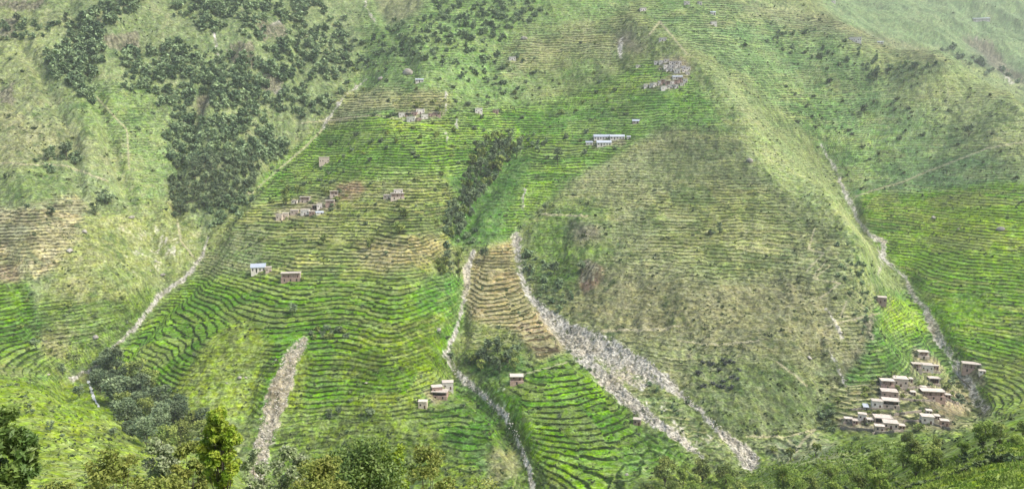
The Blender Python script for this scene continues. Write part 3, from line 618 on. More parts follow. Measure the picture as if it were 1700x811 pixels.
wood([(200,85),(300,75),(345,95),(420,100),(460,120),(430,175),(435,215),(475,240),(440,270),(280,275),(275,240),(290,200),(265,160),(205,150),(215,120)], 520, 6.5, 14.5, [(340,180,18,24),(250,115,14,20),(452,145,12,16),(405,230,18,12)])
wood([(400,0),(520,-10),(585,60),(580,110),(560,180),(500,195),(430,180),(470,110),(440,80),(400,60)], 300, 7, 13.5, [(455,55,20,26),(452,145,18,18),(540,150,30,16),(520,30,18,16)])
wood([(440,250),(480,235),(470,262),(440,275)], 22, 6, 13)
wood([(350,340),(420,325),(395,362),(350,372)], 30, 6, 14)
wood([(650,45),(760,-10),(900,-10),(912,28),(860,50),(800,85),(700,105),(635,95)], 240, 6, 10, [(690,20,30,18)])
wood([(560,60),(640,60),(640,110),(580,120)], 40, 6, 9); wood([(730,90),(800,85),(870,100),(860,150),(760,150)], 36, 8, 9)
wood([(740,330),(770,330),(790,400),(745,420)], 30, 6, 11); wood([(860,235),(905,232),(895,250)], 8, 7, 10)
wood([(0,40),(120,35),(80,60),(0,75)], 30, 6, 11); wood([(65,255),(135,250),(140,272),(75,285)], 18, 5, 12)
wood([(1280,30),(1400,60),(1560,110),(1520,140),(1380,110),(1270,80)], 60, 8, 8); wood([(1560,80),(1620,100),(1700,145),(1640,120)], 40, 5, 9)
wood([(1060,620),(1130,690),(1100,690)], 8, 6, 8); wood([(870,420),(900,430),(960,500),(930,510),(880,480)], 40, 6, 10); wood([(1390,400),(1430,410),(1455,500),(1430,560),(1400,480)], 40, 7, 8)
merged('wood', spots, TW1, M_wood, 'dark blue-green woods covering the upper left slopes', 'wood')
# scrub and ground cover: weeds along the terrace banks, tufts, small bushes
TS = [leafy(800+i, n=26, r=1, h=1.1, base=-.15, lumps=4, size=.62) for i in range(8)]
sp = []
NS = 30000
qx_ = g0.uniform(-120, 1820, NS); qy_ = g0.uniform(-60, 830, NS)
tq = samp(TE, qx_, qy_); keep = g0.random(NS) < .22+.7*(fbm(qx_/40, qy_/25, 200, 3) > .05)*(1.1-tq*.45)
gq = samp(GR, qx_, qy_); keep &= gq < .3
# march all rays together
u, w_ = pixdir(qx_[keep], qy_[keep]); hitY = np.zeros(len(u)); done = np.zeros(len(u), bool)
for yv in YS[YS > 110][::2]:
    m_ = ~done
    if not m_.any(): break
    gz = gpt(u[m_]*yv, np.full(m_.sum(), yv)); h_ = gz >= ZC+w_[m_]*yv; idx = np.nonzero(m_)[0][h_]; hitY[idx] = yv; done[idx] = True
ok = done & (hitY < 2500)
xs_, ys_ = u[ok]*hitY[ok], hitY[ok]; zs_ = gpt(xs_, ys_)
for x, y, z in zip(xs_, ys_, zs_):
    r = min(abs(random.gauss(0, .42))+.28, 1.9)*(.7+y/1400); sp.append((x, y, z, r))
for poly_, n_, gp_, dm_ in [([(0,50),(200,200),(330,360),(0,330)], 24, 22, 8), ([(1200,60),(1650,150),(1690,300),(1420,320)], 60, 18, 8), ([(900,300),(1400,420),(1380,680),(1050,560)], 44, 24, 8)]:
    for q in inpoly(poly_, n_, gp_):
        x, y, z = at(q[0], q[1], 150); sp.append((x, y, z, dm_*rnd(.6, 1.4)*y/F/2))
merged('scrub', sp, TS, M_scrub, 'low green scrub and weeds scattered over the hillside banks', 'scrub', (.05,.085,.035), (.16,.20,.08))

# ---------------------------------------------------------------- rocks
M_rock = mat('rock', (.36, .34, .30), .9, .35, 1.2, .08, c2=(.24, .225, .20), objrand=.2)
M_pale = mat('pale_stone', (.46, .44, .385), .9, .4, .35, .05, c2=(.33, .31, .26))
import bmesh
def rockdata(seed, sub=2, sq=.65):
    g = np.random.default_rng(seed); bm = bmesh.new(); bmesh.ops.create_icosphere(bm, subdivisions=sub, radius=1)
    v = np.array([q.co[:] for q in bm.verts]); f = np.array([[q.index for q in p.verts] for p in bm.faces]); bm.free()
    pl = g.normal(size=(9, 3)); pl /= np.linalg.norm(pl, axis=1)[:, None]
    for p in pl: dd = v@p; lim = g.uniform(.55, .85); v = v-np.maximum(dd-lim, 0)[:, None]*p
    v = v*[g.uniform(.8, 1.2), g.uniform(.7, 1.1), sq*g.uniform(.8, 1.2)]
    return v, f
ROCKS = [newmesh('boulder', *rockdata(40+i), M_rock) for i in range(5)]
BL = [(270,458,11,'pale boulder lying alone on the grass, left of the long left gully','l'),(258,434,5,'small pale boulder up the grass from the bigger one','l'),(728,548,13,'dark boulder beside the middle stream bed','l'),(250,450,4,'tiny white stone left of the pale boulder','l'),
 (675,123,24,'large brown rock above the white upper house','l'),(631,132,15,'grey crag in the field left of the large brown rock','l'),(160,562,14,'dark boulder on the terraces left of the left gully','l'),(80,622,9,'pale boulder at the top edge of the near meadow','l'),
 (398,628,9,'grey boulder on the grass right of the left bright paddies, left one of two','l'),(408,628,8,'grey boulder on the grass right of the left bright paddies, right one of two','l'),(218,362,14,'grey rock on the grass between the left terraces and the wood','l'),(140,385,12,'grey rock at the right end of the tan left terraces','l'),
 (115,418,14,'pale rocks at the lower right corner of the tan terraces','l'),(1550,362,12,'flat pale boulder in the right-hand paddies','l'),(1591,381,6,'white block among the right-hand paddies','l'),(1660,382,18,'long grey rock heap at the upper right paddies','l'),(1040,788,10,'pale boulder low on the central paddies','l'),
 (870,66,14,'pale rock outcrop left of the brown upper fields','l'),(458,598,6,'pale boulder on the left rim of the gravel chute','l'),(482,600,8,'big pale boulder in the middle of the gravel chute','l'),(498,575,8,'pale boulder at the top of the gravel chute','l'),(468,646,7,'boulder halfway down the gravel chute','l'),
 (608,637,7,'white standing stone on the lower paddies','l'),(1344,596,14,'blue-grey rock cluster on the lower right of the spur','l'),(1244,268,14,'dark rock knob high on the face of the spur','l'),(376,636,6,'pale rock below the left bright paddies','l')]
for bx_, by_, wd_, lab, _ in BL:
    x, y, z = at(bx_, by_, 150); r = wd_*y/F/2
    obj('boulder', random.choice(ROCKS), loc=(x, y, z+.1*r), rz=rnd(0, 6), label=lab, cat='boulder', scale=(r, r*.9, r*.9))
RD = [rockdata(60+i, 1) for i in range(8)]
pts_ = []
GW = (GR > .5); yy_, xx_ = np.nonzero(GW[250:1090, 250:1960]); sel = g0.choice(len(yy_), 3600)
for i in sel:
    qx0, qy0 = xx_[i]+g0.random(), yy_[i]+g0.random()
    x, y, z = at(qx0, qy0, 250); pts_.append((x, y, z, min(.18+abs(g0.normal())*.32, 1.6)))
vs, fs, off = [], [], 0
for (x, y, z, r) in pts_:
    v, f = random.choice(RD); a = rnd(0, 6.28); V = v*r; V = np.stack([V[:, 0]*cos(a)-V[:, 1]*sin(a)+x, V[:, 0]*sin(a)+V[:, 1]*cos(a)+y, V[:, 2]+z], 1); vs.append(V); fs.append(f+off); off += len(V)
obj('rubble', newmesh('rubble', np.concatenate(vs), np.concatenate(fs), M_pale), kind='stuff', label='pale stones strewn down the debris slides and stream beds', cat='rubble')
# waterfalls: white water threading down the left ravine and the stream beds
M_water = mat('white_water', (.72, .75, .74), .35, .25, 1.5, .05, c2=(.35, .38, .38), spec=.5)
def stream(name, pts, label, lift=.35):
    V = []
    for (a_, b_, wd_) in pts:
        x, y, z = at(a_, b_, 200); hw = wd_*y/F/2; V += [(x-hw, y, z+lift*.6), (x, y-.3, z+lift), (x+hw, y, z+lift*.6)]
    Fc = []
    for i in range(len(pts)-1):
        for k in (0, 1): Fc.append((i*3+k, i*3+k+1, i*3+4+k, i*3+3+k))
    obj(name, newmesh(name, V, Fc, M_water, smooth=True), kind='structure')
def dense(p, st=3, j=1.2):
    out = []
    for (a, b, c), (d, e, f) in zip(p, p[1:]):
        n_ = max(int(math.hypot(d-a, e-b)/st), 1)
        for i in range(n_): t = i/n_; out.append((a+(d-a)*t+rnd(-j, j), b+(e-b)*t, (c+(f-c)*t)*rnd(.5, 1.3)))
    return out+[p[-1]]
stream('waterfall', dense([(146,632,6),(152,648,5),(156,662,6),(164,676,4)], 2, 1), '')
#stream('stream', dense([(1362,242,1.2),(1410,330,2.2),(1424,365,1.6),(1462,400,2.4),(1466,430,1.8),(1502,460,2)], 4, 1), '')
#stream('stream', dense([(1502,462,1.6),(1540,520,2.2),(1557,560,2.4),(1578,600,2),(1618,668,1.6)], 4, 1), '')
#stream('stream', dense([(775,445,1.6),(772,480,1.6),(753,560,1.8),(742,588,1.6)], 4, 1), '')

# ---------------------------------------------------------------- houses
M_mud = mat('mud_plaster', (.52, .45, .38), .9, .2, .9, .02, c2=(.42, .34, .28), objrand=.18)
M_white = mat('white_plaster', (.74, .69, .62), .85, .15, .9, .02, c2=(.52, .49, .44), objrand=.1)
M_pink = mat('rose_plaster', (.42, .31, .26), .9, .22, .9, .02, c2=(.32, .22, .18), objrand=.15)
M_roof = mat('clay_roof', (.60, .55, .49), .9, .25, .9, .03, c2=(.44, .38, .32), objrand=.12)
M_metal = mat('sheet_metal', (.46, .50, .54), .4, .12, 1.1, c2=(.36, .40, .46), spec=.4)
M_blue = mat('blue_sheet', (.30, .35, .43), .45, .15, 1.1, c2=(.38, .42, .47), spec=.5)
M_timber = mat('timber', (.13, .085, .06), .8, .3, 4)
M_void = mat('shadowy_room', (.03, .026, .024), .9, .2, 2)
M_door = mat('door_wood', (.11, .055, .04), .7, .2, 3)
M_stonew = mat('dry_stone', (.30, .265, .225), .95, .4, 2.2, .06, c2=(.19, .165, .14))
def boxes(L):
    V, Fq = [], []
    for (x0, x1, y0, y1, z0, z1) in L:
        o_ = len(V); V += [(x, y, z) for x in (x0, x1) for y in (y0, y1) for z in (z0, z1)]
        Fq += [tuple(o_+i for i in f) for f in [(0, 1, 3, 2), (4, 6, 7, 5), (0, 4, 5, 1), (2, 3, 7, 6), (0, 2, 6, 4), (1, 5, 7, 3)]]
    return V, Fq
def part(name, L, m, parent, label=None):
    return obj(name, newmesh(name, *boxes(L), m), parent, label=label)
def house(px0, px1, ytop, ybot, style, label, group=None, rot=None, name='stone_house', detail=True):
    pm = (px0+px1)/2; x, y, z = at(pm, ybot, 250); k = y/F; W = (px1-px0)*k*.98; H = (ybot-ytop)*k*.93; Dp = max(W*.5, min(W*.8, 6.0))
    if W < 7: Dp = max(W*.75, 3.0)
    t = obj(name, None, loc=(x, y, z), rz=(math.atan2(-x, y)*.5+(rnd(-.2, .2) if rot is None else rot)), label=label, cat='house' if name != 'shed' else 'shed', group=group)
    hw = W/2; H = max(H, 2.3)
    wall = {'w': M_white, 'm': M_mud, 'p': M_pink}[style[0]]; st = style[1]
    if st == 'v':       # upper storey with an open gallery under the flat roof
        hr = .3; h1 = H*.42 if H > 4 else .25
        part('wall', [(-hw, hw, 1.3, Dp, -2.5, H-hr)], wall, t)
        part('plinth', [(-hw-.3, hw+.3, -.3, 1.297, -2.8, h1)], M_pink if style[0] != 'w' else M_mud, t)
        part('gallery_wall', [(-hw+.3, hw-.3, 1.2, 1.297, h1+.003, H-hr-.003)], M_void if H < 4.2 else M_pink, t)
        nP = max(2, int(W/2.2)+1)
        for i in range(nP):
            xx = -hw+.15+(W-.3)*i/(nP-1); part('post', [(xx-.09, xx+.09, -.1, .08, h1, H-hr)], M_timber if i % 3 else wall, t)
        rf = part('roof', [(-hw-.35, hw+.35, -.45, Dp+.3, H-hr+.003, H)], M_roof, t)
        part('roof_edge', [(-hw-.4, hw+.4, -.5, -.3, H+.003, H+.15), (-hw-.4, -hw-.2, -.297, Dp+.35, H+.003, H+.15), (hw+.2, hw+.4, -.297, Dp+.35, H+.003, H+.15)], M_roof, rf)
        nW = max(1, int(W/3)); zb = h1+.9
        for i in range(nW):
            xx = -hw+W*(i+.5)/nW
            if i % 2: part('door', [(xx-.42, xx+.42, 1.14, 1.197, h1+.01, min(h1+1.8, H-.4))], M_door, t)
            else: part('window', [(xx-.4, xx+.4, 1.14, 1.197, zb, min(zb+.8, H-.45))], M_timber, t)
        if h1 > 1.4:
            for i in range(max(1, int(W/4))):
                xx = -hw+W*(i+.5)/max(1, int(W/4)); part('door', [(xx-.45, xx+.45, -.36, -.303, .05, min(h1-.25, 1.8))], M_void, t)
    elif st == 'b':     # plain block
        part('wall', [(-hw, hw, 0, Dp, -2.5, H-.25)], wall, t)
        rf = part('roof', [(-hw-.25, hw+.25, -.3, Dp+.25, H-.247, H)], M_roof, t)
        nW = max(2, int(W/2.2))
        for i in range(nW):
            xx = -hw+W*(i+.5)/nW
            if i == nW//2: part('door', [(xx-.42, xx+.42, -.06, -.003, .02, min(1.9, H-.5))], M_door, t)
            else:
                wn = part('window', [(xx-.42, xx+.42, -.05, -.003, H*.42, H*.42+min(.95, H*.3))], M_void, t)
                if detail: part('sill', [(xx-.52, xx+.52, -.12, -.003, H*.42-.13, H*.42-.003)], M_timber, wn)
    elif st in 'gs':    # sheet-metal roof: gable (g) or single slope (s)
        part('wall', [(-hw, hw, 0, Dp, -2.5, H*.62)], wall, t)
        if st == 'g':
            hz = H*.62; rz_ = H; v = [(-hw-.4, -.6, hz-.05), (hw+.4, -.6, hz-.05), (hw+.4, Dp/2, rz_), (-hw-.4, Dp/2, rz_), (-hw-.4, Dp+.6, hz-.05), (hw+.4, Dp+.6, hz-.05)]
            v += [(a, b, c-.12) for a, b, c in v]
            f = [(0, 1, 2, 3), (3, 2, 5, 4), (6, 9, 8, 7), (9, 10, 11, 8), (0, 6, 7, 1), (4, 5, 11, 10), (0, 3, 9, 6), (3, 4, 10, 9), (1, 7, 8, 2), (2, 8, 11, 5)]
            gb = [(-hw, 0, hz), (-hw, Dp, hz), (-hw, Dp/2, rz_-.2), (hw, 0, hz), (hw, Dp, hz), (hw, Dp/2, rz_-.2)]
            obj('gable', newmesh('gable', gb, [(0, 1, 2), (3, 5, 4)], wall), t)
        else:
            v = [(-hw-.4, -.7, H*.62+.05), (hw+.4, -.7, H*.62+.05), (hw+.4, Dp+.4, H), (-hw-.4, Dp+.4, H)]; v += [(a, b, c-.12) for a, b, c in v]
            f = [(0, 1, 2, 3), (4, 7, 6, 5), (0, 4, 5, 1), (1, 5, 6, 2), (2, 6, 7, 3), (3, 7, 4, 0)]
        obj('roof', newmesh('roof', v, f, M_blue if style[-1] == 'B' else M_metal), t)
        nW = max(2, int(W/2.4))
        for i in range(nW):
            xx = -hw+W*(i+.5)/nW
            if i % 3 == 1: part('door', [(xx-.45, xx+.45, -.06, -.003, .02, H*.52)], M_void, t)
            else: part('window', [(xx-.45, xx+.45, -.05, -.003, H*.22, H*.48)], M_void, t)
    return t
def row(L, place, group, styles=None):
    L = sorted(L, key=lambda q: (q[0]+q[1])/2); D_ = {'v': 'galleried house', 'b': 'block house', 'g': 'metal-roofed house', 's': 'slope-roofed house'}
    Cc = {'w': 'whitewashed', 'm': 'mud-plastered', 'p': 'rose-brown'}
    for i, q in enumerate(L):
        o_ = '%s from the left' % ORD[i] if len(L) > 1 else ''
        house(*q[:4], q[4], ('%s %s %s, %s' % (Cc[q[4][0]], D_[q[4][1]], place, o_)).strip(', '), group)
# riverside hamlet, lower right
G = 'houses of the riverside hamlet'
HL = [((1525,1542,583,596),'wv','white galleried house standing highest in the riverside hamlet'),
 ((1515,1530,602,615),'wv','white left half of the pair on the hamlet second row'),((1530,1549,604,617),'wb','white right half of the pair on the hamlet second row'),
 ((1543,1560,627,638),'wv','small house with dark gallery near the bush, third row of the hamlet'),
 ((1463,1484,630,646),'mv','galleried house with pale roof, left half of the long pair on the third row'),((1484,1507,626,642),'mb','block house, right half of the long pair on the hamlet third row'),
 ((1464,1490,648,661),'pb','rose-brown house directly below the long pair in the hamlet'),((1531,1568,648,664),'pv','long rose-brown house with wide roof at the right of the hamlet'),
 ((1448,1465,664,678),'wb','white block house left of the wide galleried house in the hamlet'),((1466,1492,663,677),'wv','white wide-roofed house with a gallery below the rose-brown house'),
 ((1425,1438,686,699),'wb','small square white house near the left end of the hamlet'),((1402,1415,694,703),'mb','low ruined house at the far left end of the hamlet'),
 ((1453,1481,692,703),'mv','long low house, upper of three at the bottom of the hamlet'),((1467,1491,700,712),'mb','wide pale-roofed house, right of three at the bottom of the hamlet'),
 ((1453,1468,706,718),'mb','small pale-roofed house, lowest left in the hamlet'),((1530,1550,689,704),'wb','white two-window house standing apart at the lower right of the hamlet'),
 ((1562,1575,696,708),'pb','reddish half-ruined house right of the white two-window house'),((1599,1626,602,617),'mv','pale-roofed galleried house alone on the right bank of the stream')]
for q, s_, l_ in HL: house(*q, s_, l_, G, rnd(-.1, .1))
for q, s_, l_ in [((1626,1636,615,622),'wb','tiny pale shed beside the house on the right bank'),((1529,1538,642,648),'mb','tiny shed just above the long rose-brown house'),((1538,1547,682,688),'wb','tiny white shed above the white two-window house'),((1434,1441,674,680),'ws','tiny white shelter left of the white block house'),
                  ((1549,1558,606,614),'pb','tiny brown shed at the right end of the second row')]: house(*q, s_, l_, 'sheds of the riverside hamlet', 0, 'shed')
house(1446,1471,492,503,'pb','brown stone house alone above the green terraces at the edge of the spur')
# scattered houses
for q, s_, l_ in [((717,735,640,654),'pb','rose-roofed left house of the group beside the middle stream'),((734,753,634,648),'wb','white house at the upper right of the group beside the middle stream'),((716,742,650,663),'pv','long low front house of the group beside the middle stream'),
  ((694,709,664,678),'mb','small brown house just left of and below the streamside group'),((847,869,624,639),'pv','rose-brown house alone below the clump of trees in the centre'),((1051,1064,694,706),'pb','ruined hut on the left rim of the debris slide'),
  ((417,441,438,454),'wgB','white house with blue-white metal roof at the left edge of the olive terraces'),((441,451,442,453),'mb','low mud annex right of the blue-roofed house'),((467,498,452,467),'mv','long mud house with a tree at its right end'),
  ((654,669,314,323),'wb','upper white block of the double house on the olive terraces'),((649,671,320,331),'wv','lower galleried block of the double house on the olive terraces'),((636,649,323,331),'mb','low brown annex left of the double house'),
  ((530,547,261,274),'mb','grey ruined house alone on the bright upper terraces'),((690,703,130,138),'ws','small white house right of the large brown rock'),((1050,1061,198,206),'mgB','small house with blue-white roof right of the school terraces'),
  ((789,801,180,190),'wb','white house right of the upper hamlet'),((818,827,183,190),'pb','small rose house at the right of the white house above the terraces'),((1056,1063,108,113),'wb','tiny white house left of the ridge village'),
  ((1410,1429,62,71),'wb','long white house on the upper right slope'),((1457,1466,68,73),'ws','small pale house right of the long white house'),((1618,1642,28,36),'wsB','long blue-white roofed building on the far mountain'),((1381,1387,1,6),'wb','tiny white house near the top edge right'),
  ((845,856,94,101),'wb','small pale house on the brown upper fields')]: house(*q, s_, l_)
G = 'long buildings of the hillside school'
for q, s_, l_ in [((986,1013,223,233),'wgB','upper left school building under a pale blue metal roof'),((1013,1037,223,232),'wg','upper right school building under a white metal roof'),((991,1015,234,244),'wg','lower school building with a row of dark windows'),((973,984,234,241),'wsB','small blue-roofed outbuilding left of the school'),((1041,1047,226,231),'ws','tiny shed at the right end of the school')]: house(*q, s_, l_, G, .06, 'school_building')
G = 'houses of the middle hamlet'
row([(458,468,355,366,'mb'),(469,479,353,364,'mb'),(482,495,348,357,'mb'),(499,513,348,358,'wb'),(513,522,350,357,'pb'),(525,537,350,356,'wg')], 'in the lower row of the middle hamlet', G)
row([(484,493,333,339,'wb'),(498,514,327,337,'wv'),(518,526,340,348,'pv'),(526,535,337,347,'wb'),(541,555,332,342,'mv'),(548,561,317,328,'wv')], 'in the upper row of the middle hamlet', G)
G = 'houses of the upper hamlet'
row([(662,672,187,196,'wb'),(675,689,193,203,'wb'),(700,711,190,199,'wb'),(692,699,195,201,'pb')], 'in the front row of the upper hamlet', G)
row([(673,683,187,194,'pv'),(683,692,186,193,'pb'),(691,705,181,190,'wb'),(712,718,188,194,'pb'),(719,731,186,194,'mv')], 'in the back row of the upper hamlet', G)
G = 'houses of the ridge village'
row([(1086,1093,101,108,'wb'),(1094,1101,100,107,'wb'),(1103,1111,98,104,'wb'),(1111,1118,102,108,'wb'),(1118,1124,101,107,'wb'),(1125,1131,102,109,'wb')], 'in the topmost row of the ridge village', G)
row([(1102,1110,107,114,'wb'),(1111,1119,107,113,'wb'),(1120,1129,108,114,'wb'),(1130,1138,109,116,'wb'),(1139,1146,111,118,'wb')], 'in the second row of the ridge village', G)
row([(1094,1097,113,117,'wb'),(1106,1112,113,118,'wb'),(1112,1118,113,118,'wb'),(1119,1129,114,122,'wb'),(1133,1139,115,121,'wb'),(1139,1145,119,125,'wb')], 'in the third row of the ridge village', G)
row([(1117,1133,125,131,'wgB')], 'in the middle of the ridge village', G)
row([(1069,1076,139,147,'wb'),(1078,1084,138,146,'wb'),(1084,1090,138,146,'wb'),(1092,1097,135,143,'wb'),(1097,1104,134,142,'mv'),(1105,1112,134,142,'mv'),(1113,1119,134,142,'wb'),(1119,1126,132,140,'mv'),(1126,1133,131,139,'mv'),(1134,1141,130,138,'wb')], 'in the fourth row of the ridge village', G)
row([(1098,1108,142,151,'wb'),(1109,1115,141,148,'wb'),(1115,1120,141,147,'wb'),(1120,1126,140,147,'wb'),(1129,1136,138,143,'wb')], 'in the lowest row of the ridge village', G)
G = 'houses near the top edge'
row([(1094,1106,63,70,'wb'),(1063,1073,13,19,'wb'),(1136,1145,2,8,'wb'),(1158,1165,3,9,'wb'),(1180,1188,19,26,'ws'),(1180,1190,36,43,'wb')], 'near the top edge above the ridge village', G)
# dry-stone walls and yard walls of the hamlet
def wallrun(pts, h, label, th=.5):
    P = [at(a, b, 250) for a, b in pts]; V, Fc = [], []
    for i, (x, y, z) in enumerate(P):
        hh = h*rnd(.8, 1.15); V += [(x, y, z-.6), (x, y, z+hh), (x, y+th, z+hh), (x, y+th, z-.6)]
    for i in range(len(P)-1):
        a = i*4; Fc += [(a, a+4, a+5, a+1), (a+1, a+5, a+6, a+2), (a+2, a+6, a+7, a+3)]
    Fc += [(0, 1, 2, 3), (len(V)-4, len(V)-1, len(V)-2, len(V)-3)]
    obj('stone_wall', newmesh('stone_wall', V, Fc, M_stonew), label=label, cat='wall', group='dry stone walls of the hamlet')
def lp(a, b, n=10): return [(a[0]+(b[0]-a[0])*i/n, a[1]+(b[1]-a[1])*i/n) for i in range(n+1)]
for a, b, l_ in [((1395,712),(1450,716),'long dry stone wall at the lower left edge of the hamlet'),((1508,645),(1545,644),'dry stone wall between the third row and the long rose-brown house'),((1400,704),(1432,702),'dry stone wall in front of the ruined left end house'),
                 ((1550,706),(1578,714),'dry stone wall below the reddish half-ruined house'),((1484,690),(1530,684),'dry stone wall along the bare terrace in the hamlet'),((1496,664),(1532,668),'dry stone wall between the wide-roofed house and the bare terrace'),((1568,664),(1592,672),'dry stone wall running from the long rose-brown house to the stream')]: wallrun(lp(a, b), 1.3, l_)
for a, b, l_ in [((1460,662),(1494,661),'dry stone wall just below the rose-brown house left of the hamlet'),((1528,618),(1562,620),'dry stone wall below the pair on the second row'),((1462,648),(1508,645),'dry stone wall below the long pair on the third row'),((1440,680),(1494,680),'dry stone wall below the white block and wide-roofed houses'),
                 ((1526,666),(1572,667),'dry stone wall at the foot of the long rose-brown house'),((1448,721),(1500,716),'dry stone wall along the lowest edge of the hamlet'),((1412,682),(1436,680),'dry stone wall above the small square white house'),((1500,700),(1532,700),'dry stone wall between the bottom trio and the two-window house'),((1590,626),(1612,646),'dry stone wall on the left bank of the hamlet stream')]: wallrun(lp(a, b), 1.1, l_)
for q, s_, l_ in [((1416,1424,698,705),'pb','tiny ruined hut right of the far left ruin'),((1440,1449,696,703),'mb','tiny mud hut between the small square house and the bottom trio'),((1512,1520,651,657),'mb','tiny mud hut left of the long rose-brown house'),((1493,1502,706,713),'pb','tiny brown hut at the right end of the bottom trio'),
                  ((1552,1560,690,697),'mb','tiny mud hut just right of the white two-window house'),((1569,1578,655,661),'pb','tiny brown hut at the right end of the long rose-brown house'),((1508,1515,629,635),'mb','tiny mud hut right of the long pair')]: house(*q, s_, l_, 'sheds of the riverside hamlet', 0, 'shed')
patch([(1440,620),(1540,615),(1560,650),(1520,700),(1420,690)], 26, 11, 12, ['mid','dark','mid'], 'small green bush growing between the houses of the riverside hamlet', 'bushes among the riverside hamlet', cat='shrub', name='bush')
patch([(440,300),(560,290),(570,350),(460,375)], 16, 9, 12, ['dark','mid'], 'small green bush growing among the houses of the middle hamlet', 'bushes among the middle hamlet', cat='shrub', name='bush')
patch([(560,200),(740,160),(980,150),(980,260),(600,290)], 40, 20, 12, ['dark','mid'], 'rounded bush standing on the banks of the bright upper terraces', 'bushes on the bright upper terraces', cat='shrub', name='bush')
# ---------------------------------------------------------------- foreground plants
M_lf1 = mat('leaf_bright', (.16, .28, .02), .55, .35, 3, c2=(.30, .36, .04), trans=.25, spec=.3)
M_lf2 = mat('leaf_deep', (.07, .13, .03), .5, .4, 3, c2=(.16, .23, .05), trans=.2, spec=.35)
M_lf3 = mat('leaf_pale', (.30, .34, .22), .7, .35, 4, c2=(.20, .27, .10), trans=.2)
M_lf4 = mat('leaf_olive', (.15, .20, .04), .6, .45, 2.5, c2=(.24, .26, .06), trans=.2)
def fplant(name, pxc, D, base_drop, r, h, base, n, size, lumps, m, label, cat, tr=.05, seed=1, flat=.8, aspect=1.8, trunk=True, rowz=None, up=.35):
    u = (pxc-CX)/F; x = u*D*1.0; 
    u2, w2 = pixdir(pxc, 800); x = u2*D; z = float(gpt(x, D))
    g = np.random.default_rng(seed); P, c = crownpts(g, n, r, h, base, lumps, flat); lv2 = quadcloud(P, size, g, up, aspect)
    t = obj(name, None, loc=(x, D, z-base_drop), label=label, cat=cat)
    obj('foliage' if cat == 'bush' else 'crown', newmesh('crown', lv2, np.arange(len(lv2)).reshape(-1, 4), m), t)
    v, f = wood_parts(g, c, base if base > .2 else .2, r, tr, min(lumps, 12), 8); obj('trunk' if cat != 'bush' else 'stems', newmesh('trunk', v, f, M_bark), t)
    return t
def top_h(pxc, D, row, rowtop):
    u2, w2 = pixdir(pxc, rowtop); x = u2*D; return ZC+w2*D-float(gpt(pixdir(pxc, 800)[0]*D, D))
def fg(name, pxc, D, rowtop, wpx, crown_rows, n, leafpx, lumps, m, label, cat, seed, **k):
    """crown spans crown_rows (top,bottom) rows; everything stands on the ground at distance D"""
    H = top_h(pxc, D, 0, rowtop); hb = top_h(pxc, D, 0, crown_rows); h = (H-hb)/.86
    return fplant(name, pxc, D, 0, wpx/2*D/F/.98, h, hb-(h-(H-hb))/2, n, leafpx*D/F, lumps, m, label, cat, seed=seed, **k)
fg('leafy_bush', 5, 13, 672, 140, 880, 11000, 6.5, 60, M_lf2, 'big dark bush with long leaves at the lower left corner', 'bush', 3, aspect=2.2, tr=.03)
fg('young_tree', 368, 24, 668, 78, 826, 10500, 4.0, 70, M_lf1, 'bright yellow-green young tree standing up at the bottom left', 'tree', 4, tr=.07)
fg('pale_bush', 272, 30, 722, 76, 812, 3600, 3.4, 30, M_lf3, 'whitish-leaved bush left of the bright young tree', 'bush', 5)
fg('olive_bush', 315, 28, 722, 84, 850, 4200, 3.6, 32, M_lf4, 'olive bush between the whitish bush and the young tree', 'bush', 6)
fg('yellow_bush', 190, 26, 742, 120, 880, 5200, 4, 40, M_lf4, 'yellowish bush at the bottom edge left of the whitish bush', 'bush', 7)
fg('olive_bush', 420, 30, 735, 76, 860, 3400, 3.6, 30, M_lf3, 'pale straggling bush right of the bright young tree', 'bush', 8)
fg('spreading_bush', 590, 24, 722, 200, 900, 15000, 3.8, 70, M_lf2, 'dark spreading bush at the bottom centre left', 'bush', 9, tr=.05)
fg('spreading_bush', 525, 21, 746, 150, 900, 11000, 3.6, 60, M_lf4, 'olive bush in front of the dark spreading bush', 'bush', 10, tr=.05)
fg('yellow_bush', 648, 25, 722, 84, 850, 3600, 3.6, 30, M_lf1, 'yellow-green bush at the right end of the dark spreading bush', 'bush', 11)
fg('pale_bush', 480, 27, 732, 80, 860, 3400, 3.6, 30, M_lf3, 'pale bush left of the dark spreading bush', 'bush', 12)
fg('pale_bush', 710, 30, 738, 110, 880, 3600, 3.4, 30, M_lf4, 'thin olive bush right of the spreading bush', 'bush', 13)
fg('olive_bush', 80, 22, 790, 110, 900, 4600, 4, 36, M_lf4, 'low olive bush beside the dark corner bush', 'bush', 14)
fg('olive_bush', 260, 20, 795, 150, 900, 6000, 4, 44, M_lf4, 'low yellowish bush along the bottom edge below the whitish bush', 'bush', 15)
fg('twiggy_bush', 800, 34, 796, 120, 900, 2400, 4, 18, M_lf4, 'low olive bush at the bottom centre', 'bush', 16)
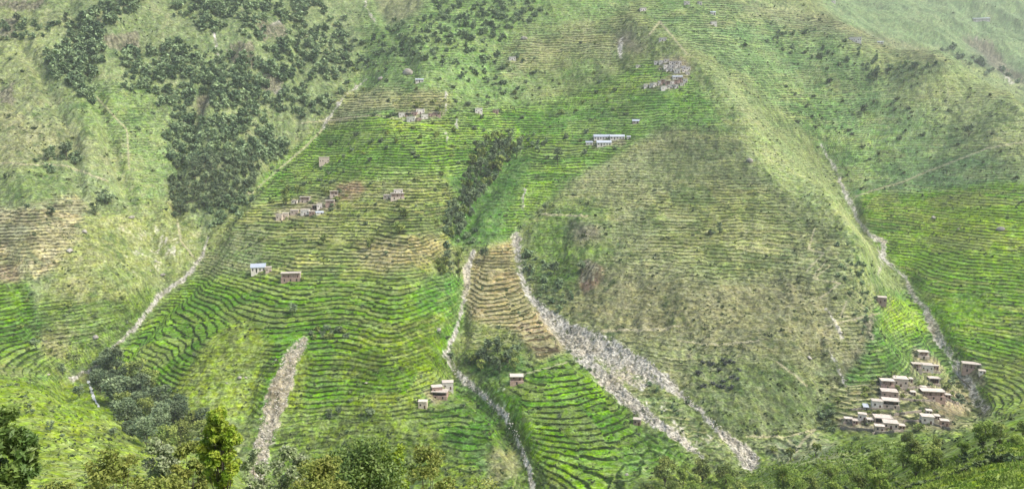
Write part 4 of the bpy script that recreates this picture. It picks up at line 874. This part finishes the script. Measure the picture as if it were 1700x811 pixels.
# grass tufts on the near banks
M_tuft = mat('grass_tufts', (.13, .23, .035), .85, .35, .1, c2=(.20, .27, .06), trans=.2, spec=.1)
tv = []
def tufts(poly, n, size, dmin):
    for q in inpoly(poly, n):
        x, y, z = at(q[0], q[1], dmin)
        if y > 420: continue
        g = g0; k_ = 5; P = np.tile([x, y, z], (k_, 1))+g.normal(size=(k_, 3))*[size*.7, size*.7, 0]; s = size*(.5+g.random(k_))*(.5+y/250)
        a = g.uniform(0, 6.28, k_); dx = np.cos(a)*s*.35; dy = np.sin(a)*s*.35; le = g.normal(size=(k_, 2))*s[:, None]*.4
        V = np.stack([np.stack([P[:, 0]-dx, P[:, 1]-dy, P[:, 2]-.05], 1), np.stack([P[:, 0]+dx, P[:, 1]+dy, P[:, 2]-.05], 1), np.stack([P[:, 0]+dx*.4+le[:, 0], P[:, 1]+le[:, 1], P[:, 2]+s*.8], 1), np.stack([P[:, 0]-dx*.4+le[:, 0], P[:, 1]+le[:, 1], P[:, 2]+s*.75], 1)], 1)
        tv.append(V.reshape(-1, 3))
tufts([(-60,625),(110,632),(240,740),(430,800),(430,860),(-60,860)], 1500, .3, 60)
tufts([(1440,811),(1560,765),(1700,725),(1760,725),(1760,860),(1400,860)], 3600, .34, 60)
tufts([(1050,811),(1250,780),(1400,740),(1560,725),(1440,811)], 1200, .4, 60)
V = np.concatenate(tv); obj('grass', newmesh('grass', V, np.arange(len(V)).reshape(-1, 4), M_tuft), kind='stuff', label='yellow-green grass tufts on the near banks', cat='grass')


# ---------------------------------------------------------------- haze
if HAZE:
    hm = bpy.data.materials.new('haze_air'); hm.use_nodes = True; t = hm.node_tree
    t.nodes.remove(t.nodes['Principled BSDF']); pvn = t.nodes.new('ShaderNodeVolumePrincipled')
    pvn.inputs['Color'].default_value = (.88, .93, 1, 1); pvn.inputs['Density'].default_value = HAZE; pvn.inputs['Anisotropy'].default_value = .2
    t.links.new(pvn.outputs[0], t.nodes['Material Output'].inputs['Volume'])
    x1 = float(np.abs(GX).max())+60; y0, y1 = -60.0, float(GY.max())+60; z0, z1 = float(GZ.min())-1, float(GZ.max())+30
    v = [(x, y, z) for x in (-x1, x1) for y in (y0, y1) for z in (z0, z1)]
    obj('haze', newmesh('haze', v, [(0, 1, 3, 2), (4, 6, 7, 5), (0, 4, 5, 1), (2, 3, 7, 6), (0, 2, 6, 4), (1, 5, 7, 3)], hm), kind='stuff', label='thin pale haze hanging in the valley air', cat='haze')
